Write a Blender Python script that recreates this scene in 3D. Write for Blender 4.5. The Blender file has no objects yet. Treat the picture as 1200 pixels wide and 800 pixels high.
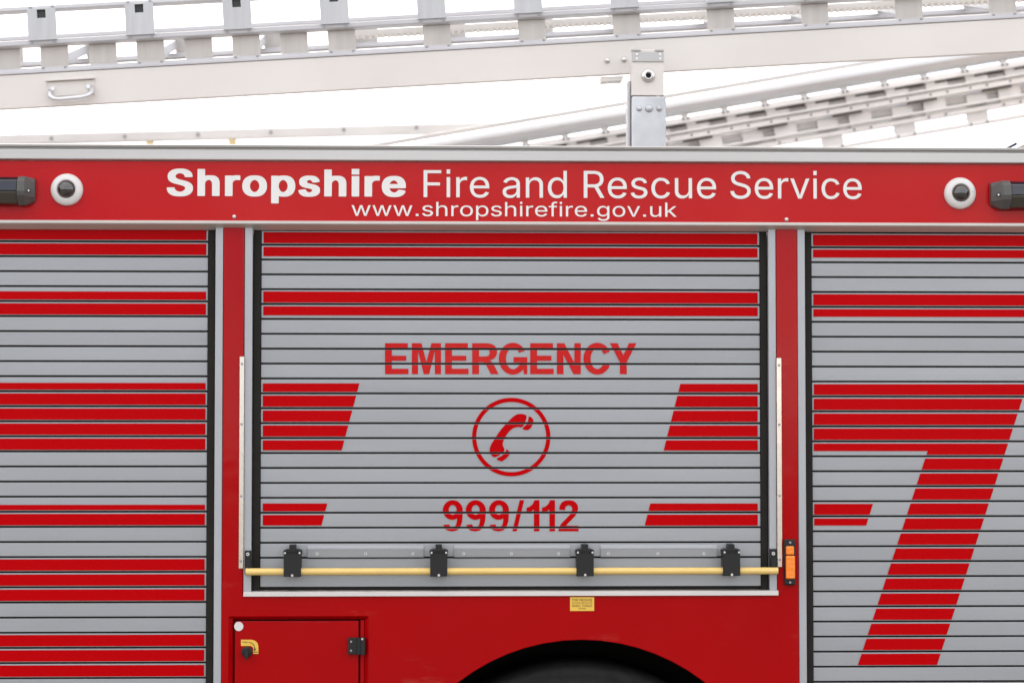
import bpy, bmesh, math, random
from mathutils import Vector, Matrix
random.seed(7)
S = bpy.context.scene
C = S.collection

# ------------------------------------------------------------------ camera
F = 2833.0                       # focal length in photo pixels (85 mm on a 36 mm frame, 1200 px wide)
YAW, PITCH = math.radians(2.0), math.radians(2.43)
CAM_Z, DIST = 1.47, 5.67
FWD = Vector((math.sin(YAW)*math.cos(PITCH), math.cos(YAW)*math.cos(PITCH), math.sin(PITCH)))
RGT = Vector((math.cos(YAW), -math.sin(YAW), 0))
UPV = RGT.cross(FWD)
CAM = Vector((-DIST*math.tan(YAW), -DIST, CAM_Z))
cam = bpy.data.cameras.new('camera'); co = bpy.data.objects.new('camera', cam); C.objects.link(co)
cam.lens = 85; cam.sensor_width = 36; cam.clip_end = 3000; cam.clip_start = 0.05
m = Matrix((RGT, UPV, -FWD)).transposed().to_4x4(); m.translation = CAM
co.matrix_world = m
cam.dof.use_dof = True; cam.dof.focus_distance = DIST; cam.dof.aperture_fstop = 2.4
S.camera = co

# ------------------------------------------------------------------ sky, sun, exposure
SUN_EL, SUN_AZ = math.radians(52), math.radians(-20)     # hazy sun, high behind the engine
W = bpy.data.worlds.new('World'); S.world = W; W.use_nodes = True
nt = W.node_tree; nt.nodes.clear()
sky = nt.nodes.new('ShaderNodeTexSky'); sky.sky_type = 'NISHITA'; sky.sun_disc = False
sky.sun_elevation = SUN_EL; sky.sun_rotation = SUN_AZ
sky.air_density = 0.5; sky.dust_density = 3.0; sky.ozone_density = 0.3
bg = nt.nodes.new('ShaderNodeBackground'); bg.inputs[1].default_value = 0.14
wo = nt.nodes.new('ShaderNodeOutputWorld')
# bright unbroken high cloud over the blue
tc = nt.nodes.new('ShaderNodeTexCoord'); cn = nt.nodes.new('ShaderNodeTexNoise'); cn.inputs['Scale'].default_value = 6.0; cn.inputs['Detail'].default_value = 6
cmap = nt.nodes.new('ShaderNodeMapping'); cmap.inputs['Scale'].default_value = (1, 1, 2.4)
nt.links.new(tc.outputs['Generated'], cmap.inputs[0]); nt.links.new(cmap.outputs[0], cn.inputs['Vector'])
cr = nt.nodes.new('ShaderNodeMapRange'); cr.inputs['From Min'].default_value = .43; cr.inputs['From Max'].default_value = .58
cr.inputs['To Min'].default_value = .12; cr.inputs['To Max'].default_value = .97
nt.links.new(cn.outputs[0], cr.inputs[0])
cm = nt.nodes.new('ShaderNodeMix'); cm.data_type = 'RGBA'; cm.inputs['B'].default_value = (7.7, 7.35, 6.95, 1)
nt.links.new(cr.outputs[0], cm.inputs['Factor']); nt.links.new(sky.outputs[0], cm.inputs['A'])
nt.links.new(cm.outputs['Result'], bg.inputs[0]); nt.links.new(bg.outputs[0], wo.inputs[0])
sl = bpy.data.lights.new('sun', 'SUN'); sl.energy = 1.1; sl.angle = math.radians(12); sl.color = (1, .97, .92)
so = bpy.data.objects.new('sun', sl); C.objects.link(so)
sdir = Vector((math.sin(SUN_AZ)*math.cos(SUN_EL), math.cos(SUN_AZ)*math.cos(SUN_EL), math.sin(SUN_EL)))  # towards the sun
so.rotation_euler = sdir.to_track_quat('Z', 'Y').to_euler(); so.location = sdir*30
S.view_settings.view_transform = 'Standard'; S.view_settings.look = 'None'
S.view_settings.exposure = 1.55; S.view_settings.gamma = 1

# ------------------------------------------------------------------ helpers
def U(x, y, Y=0.0):
    """photo measurement (px) of a point known to lie at depth Y -> world point"""
    d = FWD*F + RGT*(x-600) - UPV*(y-400)
    return CAM + d*((Y-CAM.y)/d.y)
def UX(x, y, Y=0.0): return U(x, y, Y).x
def UZ(y, x=600, Y=0.0): return U(x, y, Y).z
PXM = DIST/F                     # metres per photo pixel on the side of the engine

def world(o):
    mm = o.matrix_basis.copy()
    return world(o.parent) @ o.matrix_parent_inverse @ mm if o.parent else mm
def put(o, parent, local=False):
    C.objects.link(o)
    if parent is not None:
        o.parent = parent
        if not local: o.matrix_parent_inverse = world(parent).inverted()
    return o
def tag(o, label=None, cat=None, group=None, kind=None):
    for k, v in (('label', label), ('category', cat), ('group', group), ('kind', kind)):
        if v: o[k] = v
    return o
def empty(name, loc, parent=None, rot=(0, 0, 0)):
    e = bpy.data.objects.new(name, None); e.location = loc; e.rotation_euler = rot
    e.empty_display_size = .1
    return put(e, parent)

class MB:
    def __init__(s): s.v = []; s.f = []; s.mi = []; s.sm = []
    def add(s, vs, fs, mi=0, smooth=False):
        b = len(s.v); s.v += [tuple(q) for q in vs]
        for f in fs: s.f.append([b+i for i in f]); s.mi.append(mi); s.sm.append(smooth)
        return s
    def box(s, x0, x1, y0, y1, z0, z1, mi=0):
        if x0 > x1: x0, x1 = x1, x0
        if y0 > y1: y0, y1 = y1, y0
        if z0 > z1: z0, z1 = z1, z0
        return s.add([(x0,y0,z0),(x1,y0,z0),(x1,y1,z0),(x0,y1,z0),(x0,y0,z1),(x1,y0,z1),(x1,y1,z1),(x0,y1,z1)],
                     [(0,3,2,1),(4,5,6,7),(0,1,5,4),(1,2,6,5),(2,3,7,6),(3,0,4,7)], mi)
    def sheet(s, pts, y, mi=0):
        """flat polygon (x,z) at depth y, facing the camera side"""
        a = sum(pts[i][0]*pts[(i+1)%len(pts)][1]-pts[(i+1)%len(pts)][0]*pts[i][1] for i in range(len(pts)))
        p = pts if a > 0 else pts[::-1]
        return s.add([(x, y, z) for x, z in p], [list(range(len(p)))], mi)
    def slab(s, pts, y0, y1, mi=0, smooth=False):
        """polygon (x,z) extruded from y0 (front) to y1"""
        a = sum(pts[i][0]*pts[(i+1)%len(pts)][1]-pts[(i+1)%len(pts)][0]*pts[i][1] for i in range(len(pts)))
        p = pts if a > 0 else pts[::-1]; n = len(p)
        s.add([(x, y0, z) for x, z in p]+[(x, y1, z) for x, z in p],
              [list(range(n)), list(range(2*n-1, n-1, -1))], mi)
        b = len(s.v)-2*n
        for i in range(n):
            j = (i+1) % n
            s.f.append([b+i, b+n+i, b+n+j, b+j]); s.mi.append(mi); s.sm.append(smooth)
        return s
    def prof(s, pts, x0, x1, mi=0):
        """profile (y,z) extruded along x"""
        a = sum(pts[i][0]*pts[(i+1)%len(pts)][1]-pts[(i+1)%len(pts)][0]*pts[i][1] for i in range(len(pts)))
        p = pts if a > 0 else pts[::-1]; n = len(p)
        return s.add([(x0, y, z) for y, z in p]+[(x1, y, z) for y, z in p],
              [list(range(n-1, -1, -1)), list(range(n, 2*n))]+[[i, (i+1)%n, n+(i+1)%n, n+i] for i in range(n)], mi)
    def lathe(s, c, prof, axis='y', n=32, mi=0, smooth=True):
        """profile of (r, t) turned round an axis through c; t runs along the axis"""
        vs = []; fs = []
        for r, t in prof:
            for i in range(n):
                a = 2*math.pi*i/n; u, w = r*math.cos(a), r*math.sin(a)
                vs.append((c[0]+u, c[1]+t, c[2]+w) if axis == 'y' else (c[0]+t, c[1]+u, c[2]+w) if axis == 'x' else (c[0]+u, c[1]+w, c[2]+t))
        for k in range(len(prof)-1):
            for i in range(n):
                j = (i+1) % n
                fs.append([k*n+i, k*n+j, (k+1)*n+j, (k+1)*n+i])
        return s.add(vs, fs, mi, smooth)
    def disc(s, c, r, y0, y1, n=20, mi=0):
        return s.slab([(c[0]+r*math.cos(2*math.pi*i/n), c[1]+r*math.sin(2*math.pi*i/n)) for i in range(n)], y0, y1, mi)
    def tube(s, path, r, n=10, mi=0):
        path = [Vector(p) for p in path]; vs = []; fs = []
        for k, p in enumerate(path):
            t = (path[min(k+1, len(path)-1)]-path[max(k-1, 0)]).normalized()
            a = t.cross(Vector((0, 0, 1))) if abs(t.z) < .9 else t.cross(Vector((0, 1, 0)))
            a.normalize(); b = t.cross(a)
            vs += [p+(a*math.cos(2*math.pi*i/n)+b*math.sin(2*math.pi*i/n))*r for i in range(n)]
        for k in range(len(path)-1):
            for i in range(n):
                j = (i+1) % n; fs.append([k*n+i, k*n+j, (k+1)*n+j, (k+1)*n+i])
        s.add(vs, fs, mi, True)
        s.add(vs[:n], [list(range(n-1, -1, -1))], mi); s.add(vs[-n:], [list(range(n))], mi)
        return s
    def mesh(s, name, mats):
        me = bpy.data.meshes.new(name); me.from_pydata(s.v, [], s.f)
        for q in (mats if isinstance(mats, (list, tuple)) else [mats]): me.materials.append(q)
        me.polygons.foreach_set('material_index', s.mi); me.polygons.foreach_set('use_smooth', s.sm)
        bm = bmesh.new(); bm.from_mesh(me)
        if all(len(f.verts) <= 4 or True for f in bm.faces): pass
        bmesh.ops.recalc_face_normals(bm, faces=[f for f in bm.faces]) if s.closed else None
        bm.to_mesh(me); bm.free(); me.update()
        return me
    closed = True
    def build(s, name, mats, parent=None, bevel=0, local=False, loc=None, seg=2):
        o = bpy.data.objects.new(name, s.mesh(name, mats))
        if loc: o.location = loc
        put(o, parent, local)
        if bevel:
            b = o.modifiers.new('bevel', 'BEVEL'); b.width = bevel; b.segments = seg; b.limit_method = 'ANGLE'
            b.angle_limit = math.radians(40); b.harden_normals = False
        return o
def flat():
    q = MB(); q.closed = False; return q
def copy_of(o, parent, loc=None, local=False):
    c = o.copy()
    if loc is not None: c.location = loc
    C.objects.link(c); c.parent = parent
    return c

# ------------------------------------------------------------------ materials
def mat(name, col, rough=.5, metal=0, spec=.5, coat=0, var=0, var_scale=6, var_stretch=(1, 1, 1), bump=0, bump_scale=200,
        bump_stretch=(1, 1, 1), rvar=0, trans=0, ior=1.5):
    M = bpy.data.materials.new(name); M.use_nodes = True
    N = M.node_tree; b = N.nodes['Principled BSDF']
    b.inputs['Base Color'].default_value = (*col, 1); b.inputs['Roughness'].default_value = rough
    b.inputs['Metallic'].default_value = metal; b.inputs['Specular IOR Level'].default_value = spec
    b.inputs['Coat Weight'].default_value = coat; b.inputs['Coat Roughness'].default_value = .08
    b.inputs['Transmission Weight'].default_value = trans; b.inputs['IOR'].default_value = ior
    g = N.nodes.new('ShaderNodeNewGeometry')
    def noise(sc, st, detail=5):
        mp = N.nodes.new('ShaderNodeMapping'); mp.inputs['Scale'].default_value = st
        N.links.new(g.outputs['Position'], mp.inputs[0])
        n = N.nodes.new('ShaderNodeTexNoise'); n.inputs['Scale'].default_value = sc; n.inputs['Detail'].default_value = detail
        N.links.new(mp.outputs[0], n.inputs['Vector']); return n
    if var:
        n = noise(var_scale, var_stretch)
        r = N.nodes.new('ShaderNodeMapRange'); r.inputs['From Min'].default_value = .3; r.inputs['From Max'].default_value = .7
        r.inputs['To Min'].default_value = 1-var; r.inputs['To Max'].default_value = 1+var
        N.links.new(n.outputs[0], r.inputs[0])
        h = N.nodes.new('ShaderNodeHueSaturation'); h.inputs['Color'].default_value = (*col, 1)
        N.links.new(r.outputs[0], h.inputs['Value']); N.links.new(h.outputs[0], b.inputs['Base Color'])
    if rvar:
        n = noise(var_scale*2.3, var_stretch)
        r = N.nodes.new('ShaderNodeMapRange'); r.inputs['From Min'].default_value = .3; r.inputs['From Max'].default_value = .7
        r.inputs['To Min'].default_value = max(.02, rough-rvar); r.inputs['To Max'].default_value = min(1, rough+rvar)
        N.links.new(n.outputs[0], r.inputs[0]); N.links.new(r.outputs[0], b.inputs['Roughness'])
    if bump:
        n = noise(bump_scale, bump_stretch, 3)
        bp = N.nodes.new('ShaderNodeBump'); bp.inputs['Strength'].default_value = bump; bp.inputs['Distance'].default_value = .002
        N.links.new(n.outputs[0], bp.inputs['Height']); N.links.new(bp.outputs[0], b.inputs['Normal'])
    return M

def retro(name, col, honey=.35, rough=.28, spec=.2):
    """red reflective vinyl: fine honeycomb cells under a clear film, film lightly wavy"""
    M = mat(name, col, rough=rough, spec=spec)
    N = M.node_tree; b = N.nodes['Principled BSDF']; g = N.nodes.new('ShaderNodeNewGeometry')
    mp = N.nodes.new('ShaderNodeMapping'); mp.inputs['Scale'].default_value = (1, 0, 1)
    N.links.new(g.outputs['Position'], mp.inputs[0])
    v = N.nodes.new('ShaderNodeTexVoronoi'); v.feature = 'DISTANCE_TO_EDGE'; v.inputs['Scale'].default_value = 210; v.inputs['Randomness'].default_value = .25
    N.links.new(mp.outputs[0], v.inputs['Vector'])
    r = N.nodes.new('ShaderNodeMapRange'); r.inputs['From Min'].default_value = .02; r.inputs['From Max'].default_value = .22
    N.links.new(v.outputs['Distance'], r.inputs[0])
    n = N.nodes.new('ShaderNodeTexNoise'); n.inputs['Scale'].default_value = 2.2; n.inputs['Detail'].default_value = 3
    N.links.new(g.outputs['Position'], n.inputs['Vector'])
    mr = N.nodes.new('ShaderNodeMapRange'); mr.inputs['From Min'].default_value = .42; mr.inputs['From Max'].default_value = .68
    mr.inputs['To Min'].default_value = 0; mr.inputs['To Max'].default_value = honey
    N.links.new(n.outputs[0], mr.inputs[0])
    mx = N.nodes.new('ShaderNodeMix'); mx.data_type = 'RGBA'
    mx.inputs['A'].default_value = (*col, 1); mx.inputs['B'].default_value = (min(1, col[0]*1.25), col[1]+.045, col[2]+.03, 1)
    inv = N.nodes.new('ShaderNodeMath'); inv.operation = 'SUBTRACT'; inv.inputs[0].default_value = 1
    N.links.new(r.outputs[0], inv.inputs[1])
    ml = N.nodes.new('ShaderNodeMath'); ml.operation = 'MULTIPLY'
    N.links.new(inv.outputs[0], ml.inputs[0]); N.links.new(mr.outputs[0], ml.inputs[1])
    N.links.new(ml.outputs[0], mx.inputs['Factor']); N.links.new(mx.outputs['Result'], b.inputs['Base Color'])
    bp = N.nodes.new('ShaderNodeBump'); bp.inputs['Strength'].default_value = .12; bp.inputs['Distance'].default_value = .0006
    N.links.new(r.outputs[0], bp.inputs['Height'])
    n2 = N.nodes.new('ShaderNodeTexNoise'); n2.inputs['Scale'].default_value = 3.5; n2.inputs['Detail'].default_value = 2
    N.links.new(g.outputs['Position'], n2.inputs['Vector'])
    b2 = N.nodes.new('ShaderNodeBump'); b2.inputs['Strength'].default_value = .5; b2.inputs['Distance'].default_value = .004
    N.links.new(n2.outputs[0], b2.inputs['Height']); N.links.new(bp.outputs[0], b2.inputs['Normal'])
    N.links.new(b2.outputs[0], b.inputs['Normal'])
    return M

RED_V = retro('red_reflective_vinyl', (.43, .0002, .002), rough=.09, spec=.17)
RED_SHEEN = retro('red_lettering_with_sheen', (.47, .004, .005), honey=.6, rough=.12, spec=.12)  # EMERGENCY letters: lighter red, reflected sheen put into the colour
RED_S = mat('red_stripe_vinyl', (.43, .0001, .002), rough=.3, spec=.04, bump=.08, bump_scale=350)
RED_P = mat('red_paint', (.345, .0002, .002), rough=.09, spec=.16, coat=0, var=.06, var_scale=3, bump=.7, bump_scale=4, rvar=.06)
def scuffs(M, col, amount=.5):
    """sparse dusty smears and rubbed marks on the paint"""
    N = M.node_tree; b = N.nodes['Principled BSDF']; g = N.nodes.new('ShaderNodeNewGeometry')
    def ns(sc, st, lo_, hi_):
        mp = N.nodes.new('ShaderNodeMapping'); mp.inputs['Scale'].default_value = st; mp.inputs['Rotation'].default_value = (0, .35, 0)
        n = N.nodes.new('ShaderNodeTexNoise'); n.inputs['Scale'].default_value = sc; n.inputs['Detail'].default_value = 8; n.inputs['Roughness'].default_value = .65
        r = N.nodes.new('ShaderNodeMapRange'); r.inputs['From Min'].default_value = lo_; r.inputs['From Max'].default_value = hi_
        N.links.new(g.outputs['Position'], mp.inputs[0]); N.links.new(mp.outputs[0], n.inputs['Vector']); N.links.new(n.outputs[0], r.inputs[0]); return r
    a_, c_ = ns(3.1, (1, 1, 3.2), .58, .70), ns(26, (.5, 1, 2.5), .45, .72)
    ml = N.nodes.new('ShaderNodeMath'); ml.operation = 'MULTIPLY'; N.links.new(a_.outputs[0], ml.inputs[0]); N.links.new(c_.outputs[0], ml.inputs[1])
    m2 = N.nodes.new('ShaderNodeMath'); m2.operation = 'MULTIPLY'; m2.inputs[1].default_value = amount; N.links.new(ml.outputs[0], m2.inputs[0])
    mx = N.nodes.new('ShaderNodeMix'); mx.data_type = 'RGBA'; mx.inputs['B'].default_value = (*col, 1)
    src = b.inputs['Base Color'].links[0].from_socket
    N.links.new(m2.outputs[0], mx.inputs['Factor']); N.links.new(src, mx.inputs['A']); N.links.new(mx.outputs['Result'], b.inputs['Base Color'])
scuffs(RED_P, (.42, .16, .11), .32)
WHITE_V = mat('white_vinyl', (.70, .69, .67), rough=.4)
SLAT = mat('silver_anodised_slat', (.31, .325, .341), rough=.38, metal=.3, var=.05, var_scale=1.3, var_stretch=(1, 1, 6),
           bump=.10, bump_scale=260, bump_stretch=(.02, 1, 5), rvar=.05)
def piece_tone(M, amt):
    """each piece a slightly different batch of anodising"""
    N = M.node_tree; b = N.nodes['Principled BSDF']; oi = N.nodes.new('ShaderNodeObjectInfo')
    r = N.nodes.new('ShaderNodeMapRange'); r.inputs['To Min'].default_value = 1-amt; r.inputs['To Max'].default_value = 1+amt
    h = N.nodes.new('ShaderNodeHueSaturation'); N.links.new(oi.outputs['Random'], r.inputs[0]); N.links.new(r.outputs[0], h.inputs['Value'])
    N.links.new(b.inputs['Base Color'].links[0].from_socket, h.inputs['Color']); N.links.new(h.outputs[0], b.inputs['Base Color'])
piece_tone(SLAT, .03)
FRAME = mat('grey_anodised_guide', (.37, .385, .405), rough=.4, metal=.3, var=.05, var_scale=5)
RAIL = mat('pale_roof_rail', (.50, .495, .485), rough=.4, metal=.3, var=.05, var_scale=5, var_stretch=(.3, 1, 4))
RUBBER = mat('black_rubber', (.016, .0145, .012), rough=.75, spec=.2, var=.15, var_scale=30)
BLACK = mat('black_plastic', (.012, .012, .012), rough=.45, spec=.3, bump=.1, bump_scale=600)
TYRE = mat('tyre_rubber', (.026, .026, .026), rough=.8, spec=.2, var=.2, var_scale=40, bump=.3, bump_scale=90)
ALU = mat('mill_aluminium', (.60, .585, .565), rough=.42, metal=.2, var=.05, var_scale=7, var_stretch=(1, 1, 3), bump=.05, bump_scale=120, bump_stretch=(.1, 1, 1), rvar=.08)
ALU3 = mat('pale_aluminium', (.74, .735, .73), rough=.4, metal=.15, var=.05, var_scale=9, rvar=.08)
ALU2 = mat('bright_aluminium', (.86, .855, .845), rough=.4, metal=.15, var=.05, var_scale=9, rvar=.08)
ALU_B = mat('satin_aluminium_beam', (.66, .63, .592), rough=.45, metal=.15, var=.04, var_scale=2.5, rvar=.1)
ALU_G = mat('grey_aluminium_chord', (.50, .50, .515), rough=.5, metal=.2, var=.05, var_scale=8)
ALU_Q = mat('warm_gusset_aluminium', (.50, .475, .445), rough=.45, metal=.2, var=.07, var_scale=60, var_stretch=(1, 1, .08))
ALU_P = mat('brushed_gusset_aluminium', (.47, .48, .495), rough=.45, metal=.2, var=.07, var_scale=60, var_stretch=(1, 1, .08))
ALU_T = mat('polished_tube', (.64, .65, .66), rough=.36, metal=.6, var=.05, var_scale=4)
GALV = mat('galvanised_post', (.46, .475, .49), rough=.35, metal=.6, var=.12, var_scale=14, rvar=.08)
TRIM = mat('pale_trim', (.52, .495, .465), rough=.35, metal=.2, var=.04, var_scale=10)
CHROME = mat('polished_strip', (.62, .57, .50), rough=.2, metal=.9, bump=.4, bump_scale=7, bump_stretch=(1, 1, 1))
STEEL = mat('screw_steel', (.62, .61, .60), rough=.28, metal=1)
BOLT = mat('dull_bolt', (.30, .30, .31), rough=.4, metal=.8)
DARK = mat('dark_interior', (.012, .012, .012), rough=.9)
HOLE = mat('socket_shadow', (.05, .055, .055), rough=.8)
YEL = mat('yellow_bar', (.74, .53, .175), rough=.38, var=.05, var_scale=14, bump=.06, bump_scale=90)
YEL_S = mat('yellow_sticker', (.74, .47, .06), rough=.4)
INK = mat('ink', (.05, .035, .01), rough=.5)
AMBER = mat('amber_lens', (.85, .22, .01), rough=.18, spec=.6, bump=.5, bump_scale=130)
LAMP_G = mat('grey_lamp_casing', (.075, .073, .070), rough=.45, bump=.2, bump_scale=500)
LAMP_D = mat('dark_lamp_lens', (.012, .014, .022), rough=.12, spec=.7)
LAMP_R = mat('reflector_bowl', (.09, .082, .068), rough=.22, metal=.6, bump=.4, bump_scale=40)
WHITE_P = mat('white_plastic', (.64, .63, .615), rough=.35)
DOME = mat('smoked_dome', (.012, .011, .011), rough=.04, spec=.7, coat=1)
DECK = mat('roof_deck', (.35, .35, .34), rough=.6, metal=.2, bump=.3, bump_scale=120)
TANY = mat('pale_yellow_pad', (.60, .48, .26), rough=.6)
GAP_SHADE = mat('dark_gap_shade', (.10, .09, .08), rough=.7)  # dark colour for the painted shadow gaps between ladder sections
TAN = mat('tan_box', (.48, .44, .38), rough=.6, var=.1, var_scale=20)
GROUND = mat('concrete_yard', (.135, .12, .10), rough=.9, var=.12, var_scale=1.2, bump=.3, bump_scale=60)

# ------------------------------------------------------------------ ground
g = flat()
g.add([(-400, -400, 0), (400, -400, 0), (400, 400, 0), (-400, 400, 0)], [(0, 1, 2, 3)])
tag(g.build('ground', GROUND), kind='structure')

# ------------------------------------------------------------------ fire engine: body
ENG = empty('fire_engine', (0, 1.2, 0))
tag(ENG, 'red fire engine with silver roller shutters and white service lettering', 'fire engine')
XL, XR = UX(-415, 540), UX(1620, 540)          # ends of the built stretch
YS = .022                                       # shutter face, set back from the side
Z_BAND0, Z_BAND1 = UZ(259.8), UZ(190.6)
Z_RAIL = UZ(172.8); Z_DECK = Z_RAIL-.20
Z_SILL0, Z_SILL1 = UZ(697.8), UZ(691.5)
ZB = .40
XA, XB, XC, XD = UX(262, 300), UX(286.3, 300), UX(909.6, 300), UX(934, 300)
ZT = UZ(267)
AX, AZ, AR = UX(681, 760), UZ(749.5)-.47, .47   # wheel arch
# lower body and pillars: one painted pressing with the arch and the locker opening cut out
dz1, dxl, dxr = UZ(721.6), UX(268.2, 760), UX(431.5, 760)
arch = []
a0 = math.asin((ZB-AZ)/AR)
for i in range(41):
    a = a0+(math.pi-2*a0)*i/40
    arch.append((AX+AR*math.cos(a), AZ+AR*math.sin(a)))
XBot0, XBot1 = XA, XD
out = [(XBot0, ZB), (dxl, ZB), (dxl, dz1), (dxr, dz1), (dxr, ZB)] + arch[::-1] + \
      [(XBot1, ZB), (XBot1, ZT), (XC, ZT), (XC, Z_SILL0+.002), (XB, Z_SILL0+.002), (XB, ZT), (XBot0, ZT)]
b = MB(); b.slab(out, 0, .035); b.build('body_panel', RED_P, ENG, bevel=.002)
b = MB()
for x0, x1 in ((XL, XL+.10), (XR-.10, XR)): b.box(x0, x1, 0, .05, ZB, Z_BAND0-.004)
b.box(XL, XL+.03, .052, 2.4, ZB, Z_RAIL-.02); b.box(XR-.03, XR, .052, 2.4, ZB, Z_RAIL-.02)
b.box(XL+.032, XR-.032, 2.37, 2.4, ZB, Z_RAIL-.02)
b.build('body_shell', RED_P, ENG, bevel=.004)
b = MB(); b.box(XL+.034, XR-.034, .062, 2.366, Z_DECK-.03, Z_DECK); b.build('roof_deck', DECK, ENG)
b = MB(); b.box(XL+.034, XR-.034, .075, .09, UZ(690), Z_DECK-.034); b.build('inner_wall', DARK, ENG)
b = MB(); b.box(XL+.2, XR-.2, .62, 1.7, .46, Z_BAND0-.3); b.build('chassis', DARK, ENG)
# wheel house liner
b = flat(); n = 32; vs = []; fs = []
for i in range(n+1):
    a = -.2+(math.pi+.4)*i/n
    for yy in (.036, .55): vs.append((AX+(AR+.02)*math.cos(a), yy, AZ+(AR+.02)*math.sin(a)))
for i in range(n): fs.append([2*i, 2*i+1, 2*i+3, 2*i+2])
b.add(vs, fs, 0, True)
b.sheet([(AX+(AR+.02)*math.cos(-.2+(math.pi+.4)*i/n), AZ+(AR+.02)*math.sin(-.2+(math.pi+.4)*i/n)) for i in range(n+1)], .55)
b.build('wheel_arch_liner', RUBBER, ENG)
# wheel
TR = .475; wc = (AX, .10, TR)
wh = MB(); wh.lathe(wc, [(.10, .0), (.13, -.03), (.16, -.03), (.17, .05), (.26, .06), (.275, -.005), (.292, -.01), (.292, .26), (.10, .26)], n=48)
wh = wh.build('wheel', GALV, ENG)
t = MB(); t.lathe(wc, [(.29, .01), (.31, -.02), (.36, -.035), (.41, -.03), (.445, -.012), (.452, .0), (.458, -.004), (.468, .012), (TR, .03), (TR, .25), (.45, .285), (.36, .30), (.29, .26)], n=96)
t.build('tyre', TYRE, wh)
t = MB()
for i in range(10):
    a = 2*math.pi*i/10; t.disc((AX+.2*math.cos(a), TR+.2*math.sin(a)), .016, .125, .17, 6)
t.build('wheel_nuts', STEEL, wh)
# header panel with lettering, roof rail, drip rail
hp = MB(); hp.box(XL, XR, 0, .02, Z_BAND0, Z_BAND1); hp = hp.build('header_panel', RED_V, ENG)
rz = lambda y: UZ(y)
b = MB(); b.prof([(-.004, rz(189.9)), (-.010, rz(188.9)), (-.010, rz(177.6)), (-.006, rz(177.0)), (-.002, rz(176.6)), (-.002, rz(175.2)), (-.012, rz(174.8)), (-.014, rz(172.3)), (-.010, rz(171.5)),
                  (.058, rz(171.5)), (.058, rz(189.9))], XL, XR)
b.build('roof_rail', RAIL, ENG, bevel=.001)
b = MB(); b.prof([(-.004, rz(259.9)), (-.020, rz(260.6)), (-.020, rz(264.0)), (-.017, rz(264.8)), (.012, rz(269.8)), (.016, rz(270.0)), (.019, rz(270)), (.019, rz(259.9))], XL, XR)
b.build('drip_rail', TRIM, ENG, bevel=.0012)
for x, y in ((274.5, 254), (921.5, 257.2)):
    p = U(x, y); r = MB(); r.lathe((p.x, 0, p.z), [(.0052, .0), (.005, -.002), (.0035, -.004), (.0001, -.005)], n=14)
    r.build('rivet', STEEL, hp)
# small side strip of the sill and corner strips
b = MB(); b.prof([(-.004, Z_SILL1-.001), (-.006, Z_SILL0), (.03, Z_SILL0), (.03, Z_SILL1)], UX(285.3, 695), UX(912, 695))
b.build('shutter_sill', TRIM, ENG, bevel=.001)
for x0, x1, y0, y1 in ((280.4, 286.0, 418, 665.3), (910.2, 916.0, 419, 664.6)):
    X0, X1 = UX(x0, 540), UX(x1, 540); z1, z0 = UZ(y0), UZ(y1)
    s = MB(); s.box(X0, X1, -.004, -.0005, z0, z1); s = s.build('edge_strip', CHROME, ENG, bevel=.0012)
    for k in (0.035, .32, .66, .965):
        q = MB(); q.disc(((X0+X1)/2, z1+(z0-z1)*k), .0032, -.0055, -.0042, 10); q.build('screw', BOLT, s)

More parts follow.
